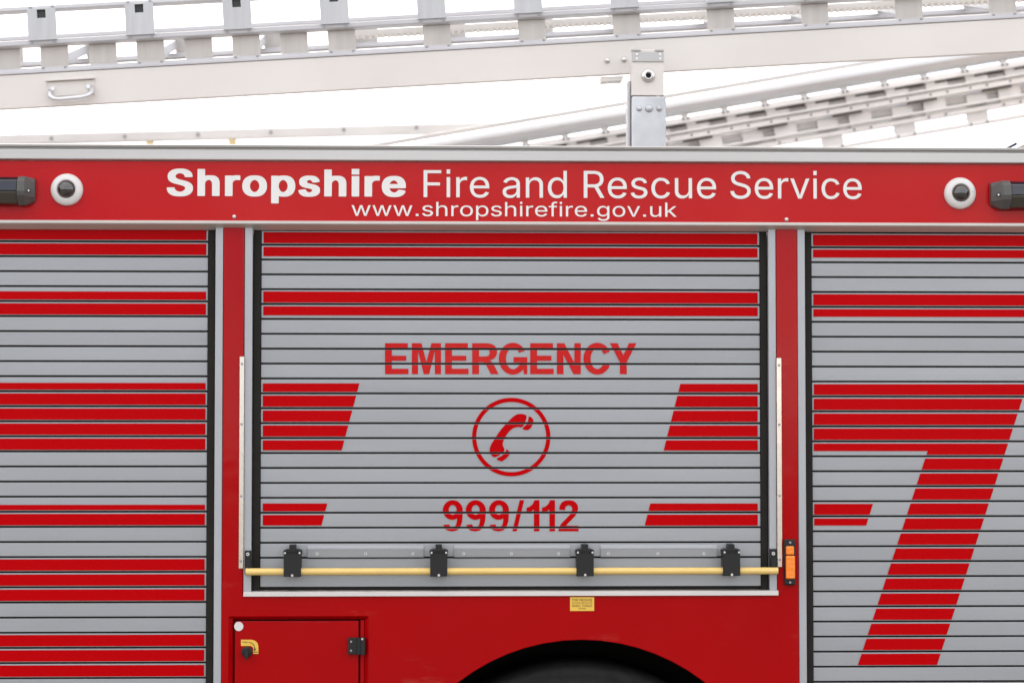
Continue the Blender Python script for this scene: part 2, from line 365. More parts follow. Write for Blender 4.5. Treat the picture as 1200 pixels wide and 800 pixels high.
# ------------------------------------------------------------------ lettering
# letter outlines: advance width, then closed contours as x,y pairs (1000 units to the em)
GLYPHS = {
    '.': (205, [[66,0,144,0,144,78,66,78]]),
    'E': (419, [[60,0,375,0,374,57,126,57,125,58,125,229,354,229,355,230,354,286,125,286,125,452,371,452,372,509,60,509]]),
    'F': (410, [[60,0,125,1,125,221,345,221,346,222,345,278,125,278,125,452,368,452,369,509,60,509]]),
    'H': (517, [[60,0,125,1,125,231,126,232,392,232,392,1,457,0,457,509,392,508,392,290,391,289,125,289,125,508,60,509]]),
    'L': (393, [[60,0,360,0,361,1,360,57,125,58,125,508,124,509,61,509,60,508]]),
    'O': (533, [[264,-7,309,-3,349,8,386,27,414,48,441,78,464,115,480,158,490,203,493,251,490,305,480,351,464,393,441,430,413,460,381,485,348,501,310,512,268,516,224,512,186,501,153,485,121,460,93,430,70,393,53,352,44,306,40,256,44,202,53,157,70,115,93,78,120,48,148,27,185,8,225,-3],[263,53,236,55,210,63,185,76,162,93,142,117,125,144,113,176,106,212,103,256,106,296,114,335,125,364,142,392,157,410,163,416,184,433,210,445,237,453,268,456,296,453,328,444,349,433,370,416,392,392,408,365,420,331,428,295,430,250,428,213,420,177,408,144,391,115,371,93,358,83,349,76,325,64,296,55]]),
    'P': (445, [[60,0,125,1,125,186,238,186,272,188,304,195,332,207,355,223,374,242,390,265,400,292,408,323,409,346,408,372,402,395,390,429,376,451,355,471,332,487,304,499,272,506,237,509,60,509],[126,242,125,452,237,452,257,451,278,446,297,439,311,429,324,415,333,401,339,384,342,370,344,351,343,328,339,311,333,294,324,279,311,266,297,256,282,249,258,244,235,242]]),
    'Q': (533, [[401,-48,467,-47,403,39,418,53,441,78,464,115,480,158,490,203,493,251,490,305,480,351,465,390,442,429,414,460,384,484,348,501,309,512,268,516,225,512,186,501,150,484,121,460,93,430,70,393,54,354,44,306,40,256,44,202,54,155,70,115,92,79,120,48,150,25,187,7,225,-3,266,-7,309,-3,347,7,357,11],[263,53,236,55,210,63,185,76,162,93,142,117,125,144,113,176,106,212,103,256,106,296,114,335,125,364,142,392,157,410,163,416,184,433,210,445,237,453,268,456,296,453,328,444,349,433,370,416,392,392,408,365,420,331,428,295,430,250,427,208,420,177,408,145,392,116,367,90,365,91,313,159,246,159,318,62,296,55]]),
    'R': (449, [[60,0,125,1,125,198,242,198,247,198,353,1,427,0,314,209,333,217,356,232,377,251,390,271,401,296,407,323,408,342,409,354,406,384,401,407,390,432,377,454,372,458,356,473,333,489,303,500,274,506,238,509,60,509],[126,255,125,452,238,452,258,451,298,440,313,430,325,418,334,405,340,388,344,371,344,339,340,317,334,300,325,288,314,277,298,267,282,261,259,256,239,255]]),
    'S': (447, [[220,-9,261,-7,293,0,322,11,349,25,371,44,386,64,398,86,406,112,408,137,407,161,402,179,395,198,383,214,359,238,312,264,265,279,213,293,169,308,155,315,142,324,129,336,122,346,117,359,115,377,117,391,121,405,129,418,140,431,152,440,165,447,184,454,207,457,226,459,254,456,280,449,302,437,320,420,330,405,338,378,401,378,398,403,390,427,377,449,358,469,340,484,317,497,292,507,259,514,230,516,194,514,162,507,138,498,115,485,90,466,75,448,63,426,54,401,52,371,56,341,67,313,87,288,112,269,146,253,178,241,242,223,296,205,321,189,333,178,340,168,344,154,346,140,344,125,338,106,329,92,316,79,303,69,286,60,268,54,247,50,228,49,203,50,184,53,166,59,150,66,135,77,123,89,114,102,108,119,104,137,39,137,38,136,42,109,51,84,54,77,64,60,79,43,102,23,129,9,156,-1,187,-7]]),
    'T': (449, [[193,0,256,0,257,1,257,451,416,452,416,509,32,508,33,452,193,451]]),
    'U': (517, [[254,-8,300,-5,331,2,363,15,391,33,415,56,433,80,446,108,454,140,457,172,456,509,393,508,393,176,391,154,385,134,377,114,365,96,349,80,331,68,308,59,286,53,264,52,232,53,206,60,187,68,168,81,153,96,141,113,133,130,126,155,124,176,124,508,60,508,60,171,63,140,71,108,85,80,102,56,125,34,150,18,189,1,220,-6]]),
    'W': (686, [[155,0,229,0,230,1,317,320,334,390,343,434,351,390,369,320,455,1,456,0,530,0,669,509,604,509,603,508,510,144,493,64,461,201,380,508,379,509,306,509,214,158,193,63,164,193,82,508,81,509,17,509]]),
    'Y': (472, [[203,0,268,1,268,208,454,509,381,508,279,342,251,293,237,261,222,292,193,342,91,508,17,509,203,208]]),
    'a': (389, [[157,-9,178,-7,197,-4,215,1,251,25,271,51,273,52,277,51,277,0,337,1,337,253,335,278,330,300,320,323,312,336,299,350,285,360,239,379,195,384,173,383,155,380,134,375,115,368,95,358,78,345,65,332,51,313,42,292,100,274,118,301,149,322,164,327,177,330,199,331,225,327,240,322,251,315,260,306,267,297,271,287,275,272,276,255,271,241,265,235,234,227,177,220,127,211,79,193,64,184,52,173,43,161,36,146,32,128,30,109,32,84,39,62,48,45,59,31,76,15,95,5,117,-3,136,-7],[169,45,130,52,112,62,102,72,95,85,93,93,92,107,93,118,97,129,102,138,113,148,135,159,175,168,236,177,258,182,276,189,276,137,274,122,270,108,264,95,255,81,241,67,228,59,211,51,192,47]]),
    'c': (396, [[204,-8,261,-1,305,21,342,57,350,71,363,101,304,117,292,89,270,66,243,52,207,46,184,49,163,55,144,67,130,81,118,97,108,117,102,141,96,185,98,213,102,237,109,259,118,278,129,295,145,310,164,321,184,328,207,330,239,325,270,310,290,289,303,262,361,277,340,321,305,356,260,377,208,384,174,382,143,373,117,360,95,342,73,319,56,291,44,259,37,226,34,189,37,150,44,117,56,85,73,57,95,34,117,16,123,13,144,3,171,-4]]),
    'd': (424, [[191,-8,217,-7,235,-3,252,4,286,30,306,57,308,59,312,59,313,58,313,0,372,1,371,509,311,508,311,319,306,320,285,347,252,373,236,379,218,383,193,384,165,382,132,371,112,361,91,344,69,318,55,293,44,264,36,221,34,193,36,157,43,117,56,82,70,57,85,39,91,32,111,16,137,3,164,-6],[202,47,182,49,162,55,144,67,128,83,118,98,109,117,102,138,98,162,96,191,98,216,102,239,107,258,118,281,129,297,145,311,162,322,182,328,206,330,227,328,246,322,263,312,280,296,290,282,300,262,306,242,309,223,312,187,310,161,306,140,300,119,290,96,279,79,263,65,246,55,226,49]]),
    'e': (404, [[209,-8,237,-7,262,-3,283,4,302,14,328,33,345,52,358,72,364,91,306,105,285,73,254,53,212,46,190,48,170,53,151,61,136,72,120,89,110,106,102,127,98,150,97,169,370,169,371,170,371,201,370,227,367,245,365,257,357,282,347,305,334,324,322,338,302,356,285,366,268,373,244,380,226,383,202,384,172,382,137,370,115,359,93,341,72,318,55,290,44,257,36,224,34,185,37,150,46,110,56,85,65,70,72,58,89,38,117,16,145,3,177,-5],[97,221,97,232,102,250,109,269,119,286,130,300,146,313,164,323,183,328,203,330,227,328,246,323,263,314,278,300,288,286,298,269,304,249,308,222,307,221]]),
    'f': (254, [[81,0,141,0,142,1,142,326,227,327,228,328,228,379,142,379,142,422,143,435,146,446,156,461,164,468,177,472,196,474,215,472,227,468,243,520,240,522,218,527,189,530,169,529,153,525,136,519,121,511,109,501,97,487,86,467,82,446,81,379,6,378,6,327,81,326]]),
    'g': (425, [[204,-151,238,-149,266,-144,291,-136,307,-128,314,-124,336,-107,350,-90,363,-66,370,-40,372,-12,371,379,313,379,313,320,312,319,307,320,289,344,284,349,253,373,236,379,218,383,193,384,166,382,138,374,111,360,92,344,72,321,55,293,43,262,36,229,34,195,36,154,43,121,58,86,71,65,93,41,113,27,139,14,169,7,192,5,217,6,235,10,252,16,286,41,306,67,311,67,311,-7,308,-34,297,-59,281,-75,262,-86,237,-95,231,-96,203,-97,186,-96,168,-93,154,-88,123,-67,101,-41,51,-69,59,-84,77,-105,97,-122,114,-132,132,-139,156,-146],[202,59,183,61,162,67,144,77,130,89,118,104,109,124,102,143,98,166,96,195,98,219,102,242,109,261,118,281,129,297,145,312,163,322,182,328,206,330,227,328,248,321,264,312,276,301,291,283,300,264,307,243,311,219,312,188,311,165,307,142,299,120,290,103,279,88,264,75,246,66,227,61]]),
    'h': (410, [[53,0,114,1,114,231,115,248,119,265,126,283,137,298,147,308,161,317,176,324,192,328,207,329,235,326,256,318,274,303,286,286,293,264,296,236,296,1,356,0,357,1,357,243,355,272,350,296,341,321,328,340,320,349,312,357,295,369,274,377,252,383,225,384,199,382,175,374,152,362,132,343,114,316,114,508,113,509,54,509,53,508]]),
    'i': (167, [[53,0,113,0,114,1,114,378,113,379,54,379,53,378],[81,443,97,445,105,448,113,454,121,464,125,472,126,482,124,496,121,504,116,509,104,518,95,522,84,524,71,521,63,518,55,512,47,503,43,494,41,483,44,469,47,463,52,458,63,448,73,444]]),
    'k': (381, [[53,0,114,0,114,140,154,178,294,1,371,1,201,216,359,379,284,379,122,213,114,212,114,508,113,509,54,509,53,508]]),
    'n': (410, [[53,0,114,1,114,231,115,248,119,265,126,283,137,298,147,308,161,317,176,324,192,328,207,329,235,326,256,318,274,303,286,286,293,264,296,236,296,1,357,0,357,243,355,272,350,298,341,321,328,340,320,349,312,357,295,369,274,377,252,383,225,384,199,382,175,374,151,361,131,343,112,312,112,379,53,379]]),
    'o': (415, [[204,-8,241,-5,271,3,299,16,326,38,343,58,350,70,359,85,369,110,379,150,381,184,379,225,371,259,359,291,342,319,322,342,299,360,272,373,241,382,210,384,174,382,143,373,117,360,95,342,73,319,56,291,44,259,37,226,34,189,37,150,44,117,56,85,73,57,95,34,117,16,123,13,144,3,171,-4],[205,46,184,49,163,55,145,66,129,81,118,97,107,120,102,139,98,162,96,189,98,213,102,234,107,255,118,278,129,295,145,310,164,321,184,328,209,330,231,328,252,321,270,310,286,294,298,277,307,258,314,237,318,212,319,182,318,162,314,138,310,127,298,98,286,81,270,66,252,55,231,49]]),
    'p': (424, [[53,-143,114,-142,114,59,118,58,139,30,174,4,190,-3,208,-7,232,-8,255,-6,261,-6,289,4,313,16,334,32,355,57,370,84,381,116,388,157,390,186,388,221,381,260,370,293,353,321,337,340,314,360,288,373,259,382,231,384,207,383,189,379,171,373,161,365,137,345,118,320,113,319,112,320,112,379,53,378],[217,47,198,49,178,55,161,66,147,78,142,85,135,95,126,114,118,137,114,162,113,195,114,217,118,241,122,253,134,282,146,298,161,312,178,322,198,328,222,330,243,328,262,322,280,311,297,295,307,280,316,261,323,240,327,215,328,184,327,162,323,138,319,127,316,117,306,98,294,81,279,66,262,55,242,49]]),
    'r': (259, [[53,0,114,1,114,240,116,257,119,269,125,281,134,295,145,305,159,315,172,320,206,326,243,322,242,384,211,385,194,383,170,376,152,367,140,356,124,339,115,322,114,321,112,322,112,379,53,378]]),
    's': (365, [[176,-8,210,-7,234,-2,260,6,281,18,297,30,312,47,323,65,330,89,331,108,328,128,320,152,306,170,287,187,258,201,171,223,137,235,125,242,120,247,115,253,110,264,109,278,111,292,120,306,131,317,146,325,169,331,186,333,206,331,228,325,242,316,253,305,262,291,268,277,323,290,318,308,309,324,299,338,285,353,271,363,253,372,234,379,212,383,182,384,161,383,132,376,116,370,95,360,80,348,64,330,56,315,52,305,49,295,48,281,47,273,50,252,58,227,72,209,92,192,118,180,148,170,229,150,243,144,252,137,262,125,268,103,265,88,258,75,244,62,238,59,227,53,206,47,183,45,160,47,141,52,125,60,111,73,101,87,94,107,36,94,41,73,50,54,63,37,76,24,93,12,115,2,132,-3,156,-7]]),
    'u': (410, [[179,-5,210,-3,234,5,257,17,277,36,294,60,298,68,298,0,357,1,356,379,296,378,296,149,295,132,290,114,283,98,276,86,262,70,249,62,234,55,218,51,203,50,175,53,154,61,137,76,127,89,124,95,116,117,114,142,114,378,53,378,53,133,54,109,60,83,69,59,82,39,98,22,115,11,135,2,158,-3]]),
    'v': (389, [[163,0,226,1,370,379,305,378,226,160,195,61,163,160,84,378,18,379]]),
    'w': (567, [[138,0,198,0,199,1,263,224,284,307,319,171,368,1,369,0,429,0,544,379,481,379,480,378,433,209,397,68,382,135,365,203,316,378,315,379,252,379,206,215,186,134,170,66,154,138,87,378,86,379,24,379]]),
}
HEAVY = {
    'S': (447, [[220,-26,283,-24,318,-16,349,-5,379,11,402,31,418,52,431,75,439,106,441,137,440,164,439,172,433,193,427,210,416,224,390,251,339,279,292,294,240,308,197,323,185,329,171,339,160,349,154,358,149,372,150,382,153,394,160,405,168,415,182,426,195,433,210,438,222,440,229,440,252,434,273,422,289,408,298,393,305,368,307,365,310,363,338,361,400,361,422,362,432,365,433,369,434,379,431,410,422,439,408,462,394,477,370,498,343,513,316,523,281,530,230,533,172,530,139,524,111,513,83,498,64,483,45,462,30,437,21,406,19,371,24,331,35,301,57,274,82,255,119,237,160,223,215,207,269,189,291,175,302,165,308,156,312,141,311,132,306,117,298,105,291,98,273,83,259,76,242,70,225,67,210,69,190,76,178,81,165,91,154,102,146,113,140,129,136,147,134,150,131,152,103,154,17,154,10,152,6,148,6,126,9,101,19,72,33,47,56,22,72,9,96,-4,129,-16,165,-23]]),
    'e': (404, [[209,-25,259,-24,289,-18,311,-11,332,0,350,12,370,31,379,42,390,60,397,81,397,102,391,107,328,121,282,121,275,117,254,86,227,69,208,66,196,69,180,76,166,86,153,100,142,118,135,137,132,152,370,152,398,154,401,156,404,160,404,201,402,238,397,267,389,294,379,316,364,338,346,358,332,370,314,380,295,389,266,397,241,400,209,401,150,398,115,388,85,373,57,350,40,330,24,303,11,267,4,234,1,185,5,140,11,107,24,73,41,45,63,20,87,2,119,-13,155,-21,188,-24],[135,238,134,240,141,259,150,273,161,287,176,299,187,305,205,311,219,307,233,300,247,287,266,258,271,239]]),
    'h': (410, [[53,-17,135,-16,142,-15,146,-11,147,1,148,238,151,255,158,271,168,285,177,294,191,303,209,310,227,303,243,290,254,274,260,253,263,231,263,1,264,-11,268,-15,275,-16,356,-17,382,-16,387,-13,389,-9,390,243,387,282,383,303,373,332,358,354,341,371,322,384,304,392,284,397,274,399,254,400,203,400,175,398,147,390,146,518,144,523,135,525,32,526,23,523,21,518,20,-9,23,-13,28,-16]]),
    'i': (167, [[53,-17,135,-16,144,-14,146,-9,147,378,146,390,144,393,138,395,113,396,32,396,23,393,21,388,20,-9,23,-13,28,-16],[81,426,107,426,124,429,134,434,140,438,153,452,157,462,158,472,159,484,157,504,151,518,143,526,132,533,122,537,107,540,61,540,46,537,33,532,25,526,15,515,10,502,8,483,10,464,16,450,33,434,44,429,60,426]]),
    'o': (415, [[204,-25,231,-24,263,-21,297,-13,329,2,348,17,374,45,391,73,404,107,411,140,414,184,411,235,404,269,390,304,374,331,357,351,329,374,298,389,263,398,210,401,152,398,117,389,87,374,58,349,41,331,33,317,24,303,13,273,5,236,1,189,5,140,11,107,17,92,24,73,41,45,65,20,87,2,117,-12,155,-22,183,-24],[207,66,191,70,175,80,161,94,150,108,140,128,135,148,131,172,130,191,134,224,140,245,150,267,161,282,175,296,191,306,207,311,224,306,240,296,255,282,266,266,275,247,281,227,285,203,286,182,281,148,275,128,265,108,255,94,240,80,224,70]]),
    'p': (424, [[53,-160,135,-160,141,-158,146,-155,147,-142,147,-13,166,-19,186,-23,203,-24,232,-25,277,-23,286,-22,302,-17,316,-12,343,2,364,19,386,44,401,71,413,106,420,141,423,186,420,237,414,270,401,306,384,334,363,358,343,375,314,389,287,397,253,400,225,401,185,399,162,395,145,389,142,393,136,395,111,396,32,396,25,394,21,390,20,378,20,-152,23,-156,28,-159],[220,66,206,71,192,79,178,92,167,106,157,126,151,147,147,171,146,195,147,207,151,232,157,252,166,270,177,285,191,298,206,307,220,311,234,307,250,297,264,284,275,270,284,250,290,230,294,206,295,184,294,172,290,148,284,128,274,108,263,94,249,80,234,70]]),
    'r': (259, [[53,-17,135,-16,142,-15,146,-11,147,1,147,239,151,258,158,272,165,282,176,292,189,301,201,305,210,307,221,306,264,306,273,309,275,313,276,323,276,383,275,394,272,398,264,400,238,402,189,402,166,399,143,392,133,396,54,396,29,395,23,393,21,390,20,378,20,-9,23,-13,28,-16]]),
    's': (365, [[176,-25,233,-23,263,-17,290,-8,311,4,326,16,342,33,355,53,361,75,364,108,360,141,352,165,334,187,317,201,288,215,198,239,165,250,152,260,147,265,143,273,143,276,145,283,151,293,160,302,175,311,187,314,200,310,213,302,223,291,237,265,243,261,290,261,350,274,355,277,356,281,356,300,350,320,330,352,314,367,301,377,286,385,261,394,235,399,192,401,139,400,111,394,89,386,65,374,51,362,35,346,23,326,16,302,14,273,18,239,26,215,44,193,62,178,91,165,121,155,186,139,213,130,224,121,230,114,234,104,232,98,227,87,215,77,200,69,183,64,168,68,155,74,146,81,133,98,126,118,121,122,115,124,72,123,10,110,6,107,4,104,4,84,8,64,16,46,32,24,45,11,63,-2,80,-10,107,-19,134,-23]]),
}
for T_ in (GLYPHS, HEAVY):                       # square dots on the letter i
    for n_, c in enumerate(T_['i'][1]):
        if min(c[1::2]) > 350:
            xs_, y0_, y1_ = T_['i'][1][1-n_][0::2], min(c[1::2]), max(c[1::2])
            T_['i'][1][n_] = [min(xs_), y0_, max(xs_), y0_, max(xs_), y1_, min(xs_), y1_]
def fill(contours):
    """closed 2-D contours (holes inside) -> filled flat mesh: verts, faces"""
    cu = bpy.data.curves.new('outline', 'CURVE'); cu.dimensions = '2D'; cu.fill_mode = 'FRONT'
    for c in contours:
        sp_ = cu.splines.new('POLY'); sp_.points.add(len(c)-1); sp_.use_cyclic_u = True
        for q, p in zip(sp_.points, c): q.co = (p[0], p[1], 0, 1)
    o = bpy.data.objects.new('outline', cu); C.objects.link(o); bpy.context.view_layer.update()
    me = bpy.data.meshes.new_from_object(o.evaluated_get(bpy.context.evaluated_depsgraph_get()))
    vs = [(v.co.x, v.co.y) for v in me.vertices]; fs = [list(p.vertices) for p in me.polygons]
    bpy.data.objects.remove(o); bpy.data.curves.remove(cu); bpy.data.meshes.remove(me)
    return vs, fs
CACHE = {}
def glyph(ch, heavy):
    if (ch, heavy) not in CACHE:
        CACHE[ch, heavy] = fill([[(c[i]/1000, c[i+1]/1000) for i in range(0, len(c), 2)] for c in (HEAVY if heavy else GLYPHS)[ch][1]])
    return CACHE[ch, heavy]
def text_mesh(txt, x0, x1, base, top, y, heavy=0, space=0., ref='E'):
    """letters as flat vinyl, fitted between x0..x1 with the given baseline and height of the letter ref"""
    T_ = HEAVY if heavy else GLYPHS; cur = 0; parts = []
    for ch in txt:
        if ch == ' ': cur += .20+space; continue
        parts.append((cur, glyph(ch, heavy))); cur += T_[ch][0]/1000+space
    xs = [c+v[0] for c, (vs, fs) in parts for v in vs]; mn, mx = min(xs), max(xs)
    rv = [p for c in T_[ref][1] for p in c[1::2]]; b0, t0 = min(rv)/1000, max(rv)/1000
    sx, sz = (x1-x0)/(mx-mn), (top-base)/(t0-b0)
    q = flat()
    for c, (vs, fs) in parts: q.add([((c+vx-mn)*sx+x0, y, (vz-b0)*sz+base) for vx, vz in vs], fs)
    return q
def face_front(o):
    bm = bmesh.new(); bm.from_mesh(o.data); bm.faces.ensure_lookup_table()
    for f in bm.faces:
        f.normal_update()
        if f.normal.y > 0: f.normal_flip()
    bm.to_mesh(o.data); bm.free(); return o
def word(txt, px, offset, space, parent, m, y=-.0012, ref='E', name='lettering'):
    xa, xb, yb, yt = px
    q = text_mesh(txt, UX(xa, (yb+yt)/2), UX(xb, (yb+yt)/2), UZ(yb, (xa+xb)/2), UZ(yt, (xa+xb)/2), y, offset, space, ref=ref)
    return face_front(q.build(name, m, parent))
word('Shropshire', (195.6, 475.6, 230.2, 198.6), 1, .048, hp, WHITE_V, ref='h')
for w_, a_, b_, yb_ in (('Fire', 496.4, 573.3, 231.3), ('and', 589, 664.3, 231.8), ('Rescue', 684, 839, 232.3), ('Service', 855.8, 1009.6, 232.9)):
    word(w_, (a_, b_, yb_, yb_-31.6), 0, 0, hp, WHITE_V, ref='F')
word('www.shropshirefire.gov.uk', (412, 793, 253.6, 237.0), .0, .0, hp, WHITE_V, ref='h')

# ------------------------------------------------------------------ roller shutters
def clip(poly, z0, z1):
    def half(p, zc, keep):
        r = []
        for i in range(len(p)):
            a, c = p[i], p[(i+1) % len(p)]
            ia, ic = keep(a[1]), keep(c[1])
            if ia: r.append(a)
            if ia != ic:
                t = (zc-a[1])/(c[1]-a[1]); r.append((a[0]+t*(c[0]-a[0]), zc))
        return r
    p = half(poly, z0, lambda z: z >= z0)
    return half(p, z1, lambda z: z <= z1) if p else p
GAP = .0041
def shutter(label, xs0, xs1, zg0, pitch, ktop, kbot, polys, guides, ztop, zbot):
    sh = MB(); sh.box(xs0-.004, xs1+.004, YS+.006, YS+.014, zbot, UZ(250))
    sh = sh.build('roller_shutter', RUBBER, ENG); sh['label'] = label
    slat0 = None; ranges = []
    hh = pitch-GAP
    for k in range(ktop, kbot):
        zt = zg0-pitch*k-GAP/2; zc = zt-hh/2
        if slat0 is None:
            pr = [(YS+.007, -hh/2), (YS+.0008, -hh/2), (YS+.0002, -hh/2+.0005), (YS, -hh/2+.001)]
            pr += [(YS-.0001, 0)]
            pr += [(YS, hh/2-.001), (YS+.0002, hh/2-.0005), (YS+.0008, hh/2), (YS+.007, hh/2)]
            s = MB(); s.prof(pr, xs0, xs1); slat0 = s.build('slat', SLAT, sh, loc=(0, 0, zc))
        else:
            c = slat0.copy(); c.location = (0, random.uniform(-.0003, .0003), zc)
            c.rotation_euler = (random.uniform(-.004, .004), 0, 0); C.objects.link(c); c.parent = sh
        ranges.append((zc-hh/2, zc+hh/2))
    for poly, vinyl in polys:
        for z0, z1 in ranges:
            p = clip(poly, z0+.0018, z1-.0030)
            if len(p) >= 3 and max(q[1] for q in p)-min(q[1] for q in p) > .004:
                q = flat(); q.sheet(p, YS-.0014); q.build('stripe', RED_SHEEN if vinyl else RED_S, sh)
    for x0, x1, kind in guides:
        q = MB()
        if kind == 'seal': q.box(x0, x1, YS-.006, YS+.004, zbot, ztop); q.build('seal_strip', RUBBER, sh, bevel=.002)
        else:
            q.box(x0, x1, .002, .05, zbot, ztop); q.build('guide_rail', FRAME, sh, bevel=.0015)
    return sh, ranges
def px_rect(x0, x1, y0, y1, xr):          # stripe rows measured at column xr
    a, c = U(x0, (y0+y1)/2, YS).x, U(x1, (y0+y1)/2, YS).x
    return [(a, UZ(y1, xr, YS)), (c, UZ(y1, xr, YS)), (c, UZ(y0, xr, YS)), (a, UZ(y0, xr, YS))]
def px_poly(pts): return [(U(x, y, YS).x, U(x, y, YS).z) for x, y in pts]

ZLOW = .44
# rear locker (left)
g0, g1 = UZ(283.3, 235, YS), UZ(793.5, 235, YS); pit = (g0-g1)/29
sx1 = UX(243.6, 300, YS); sx0 = XL+.16
xe = sx1-.0035
polys = [([(sx0+.01, UZ(b_, 200, YS)), (xe, UZ(b_, 200, YS)), (xe, UZ(a_, 200, YS)), (sx0+.01, UZ(a_, 200, YS))], 0)
         for a_, b_ in ((264, 299.2), (341.7, 369.8), (448.5, 528.2), (591, 615.2), (654, 704), (742, 792))]
nb = int((g0-ZLOW)/pit)
SH_L, _ = shutter('silver roller shutter crossed by full-width red stripes', sx0, sx1, g0, pit, -1, nb, polys,
    [(sx1+.001, UX(252, 300), 'seal'), (UX(252, 300)+.001, XA-.001, 'rail'), (XL+.102, sx0-.02, 'rail'), (sx0-.019, sx0-.001, 'seal')], UZ(266), g0-pit*nb)
# wheel-side locker (middle)
g0c, g1c = UZ(286.8, 310, YS), UZ(653.1, 310, YS); pitc = (g0c-g1c)/21
cx0, cx1 = UX(306, 480, YS), UX(890.4, 480, YS)
e0, e1 = cx0+.004, cx1-.004
polys = []
for a_, b_ in ((270.5, 300.3), (341, 369.3)):
    polys.append(([(e0, UZ(b_, 310, YS)), (e1, UZ(b_, 310, YS)), (e1, UZ(a_, 310, YS)), (e0, UZ(a_, 310, YS))], 0))
for l, r in ((((308, 449), (421.3, 449), (400.5, 527.3), (308, 527.3)), ((797.2, 449.6), (887.9, 449.6), (887.9, 527.6), (777.6, 527.6))),
             (((308, 589.5), (383.6, 589.5), (376.8, 615.3), (308, 615.3)), ((762, 589.5), (887.9, 589.5), (887.9, 615.4), (755.4, 615.4)))):
    polys.append((px_poly(l), 0)); polys.append((px_poly(r), 0))
SH_C, RC = shutter('silver roller shutter with EMERGENCY and telephone sign', cx0, cx1, g0c, pitc, -1, 23, polys,
    [(UX(296.5, 300), cx0-.001, 'seal'), (XB+.001, UX(296.5, 300)-.001, 'rail'), (cx1+.001, UX(899.8, 300), 'seal'), (UX(899.8, 300)+.001, XC-.001, 'rail')],
    UZ(266.5), Z_SILL1-.002)
# right locker
g0r, g1r = UZ(289.9, 955, YS), UZ(798.4, 955, YS); pitr = (g0r-g1r)/29
rx0 = UX(951.5, 400, YS); rx1 = XR-.16
e0 = rx0+.0035
polys = []
for a_, b_ in ((272, 301.8), (344.5, 371.0)):
    polys.append(([(e0, UZ(b_, 955, YS)), (rx1-.01, UZ(b_, 955, YS)), (rx1-.01, UZ(a_, 955, YS)), (e0, UZ(a_, 955, YS))], 0))
polys.append((px_poly([(953.6, 450), (1203.6, 450), (1181, 520), (1097.8, 778.6), (1005.2, 778.6), (1086.9, 528.2), (953.6, 528.2)]), 0))
polys.append((px_poly([(954, 590), (1022.9, 590), (1015.0, 615.3), (954, 615.3)]), 0))
nr = int((g0r-ZLOW)/pitr)
SH_R, _ = shutter('silver roller shutter with large red numeral seven', rx0, rx1, g0r, pitr, -1, nr, polys,
    [(UX(943.8, 300), rx0-.001, 'seal'), (XD+.001, UX(943.8, 300)-.001, 'rail'), (rx1+.02, XR-.102, 'rail'), (rx1+.001, rx1+.019, 'seal')], UZ(267.5), g0r-pitr*nr)

def cut_by_slats(o, name):
    """vinyl cut along every slat joint"""
    src = bmesh.new(); src.from_mesh(o.data); res = bmesh.new(); tmp = bpy.data.meshes.new('tmp')
    for z0, z1 in RC:
        bm = src.copy()
        for zz, no in ((z0+.0006, (0, 0, -1)), (z1-.0006, (0, 0, 1))):
            bmesh.ops.bisect_plane(bm, geom=bm.verts[:]+bm.edges[:]+bm.faces[:], plane_co=(0, 0, zz), plane_no=no, clear_outer=True)
        if bm.faces:
            bm.to_mesh(tmp); res.from_mesh(tmp)
        bm.free()
    res.to_mesh(o.data); src.free(); res.free(); bpy.data.meshes.remove(tmp); o.name = name
    return face_front(o)
def arc(cx, cy, rx, ry, a0, a1, n=20):
    return [(cx+rx*math.cos(math.radians(a0+(a1-a0)*i/n)), cy-ry*math.sin(math.radians(a0+(a1-a0)*i/n))) for i in range(n+1)]
def bold_word(letters, ox, oy, k, m_):
    """bold capitals and figures measured on the photograph, each letter cut into vinyl along the slats"""
    for contours in letters:
        vs, fs = fill([[(x, -y) for x, y in c] for c in contours])
        q = flat(); q.add([(p.x, YS-.0014, p.z) for p in (U(ox+x/k, oy-y/k, YS) for x, y in vs)], fs)
        cut_by_slats(q.build('letter', m_, SH_C), 'letter')
def bE(a): return [[(a, 181), (a, 45), (a+100, 45), (a+100, 69), (a+30, 69), (a+30, 100), (a+93, 100), (a+93, 122), (a+30, 122), (a+30, 157), (a+103, 157), (a+103, 181)]]
bold_word([bE(42),
    [[(160, 181), (160, 45), (202, 45), (224, 128), (246, 45), (288, 45), (288, 181), (261, 181), (261, 78), (236, 181), (212, 181), (187, 78), (187, 181)]],
    bE(306),
    [[(425, 181), (425, 45), (492, 45), (512, 49), (526, 58), (534, 74), (534, 90), (528, 105), (516, 115), (502, 120), (514, 130), (522, 143), (541, 181), (507, 181), (486, 140), (476, 129), (455, 127), (455, 181)],
     [(455, 69), (486, 69), (498, 73), (503, 86), (498, 99), (486, 103), (455, 103)]],
    [arc(604, 113, 62, 70, 30, 318, 36)+[(652, 181), (667, 181), (667, 106), (607, 106), (607, 129), (637, 129), (635, 141)]+arc(605, 113, 32, 46, 318, 35, 30)],
    bE(680),
    [[(797, 181), (797, 45), (830, 45), (874, 132), (874, 45), (902, 45), (902, 181), (870, 181), (826, 96), (826, 181)]],
    [arc(975, 113, 61, 70, 26, 334, 36)+arc(975, 113, 30, 45, 334, 26, 30)],
    [[(1030, 45), (1064, 45), (1089, 98), (1114, 45), (1147, 45), (1104, 128), (1104, 181), (1074, 181), (1074, 128)]]], 440, 390, 3.75, RED_SHEEN)
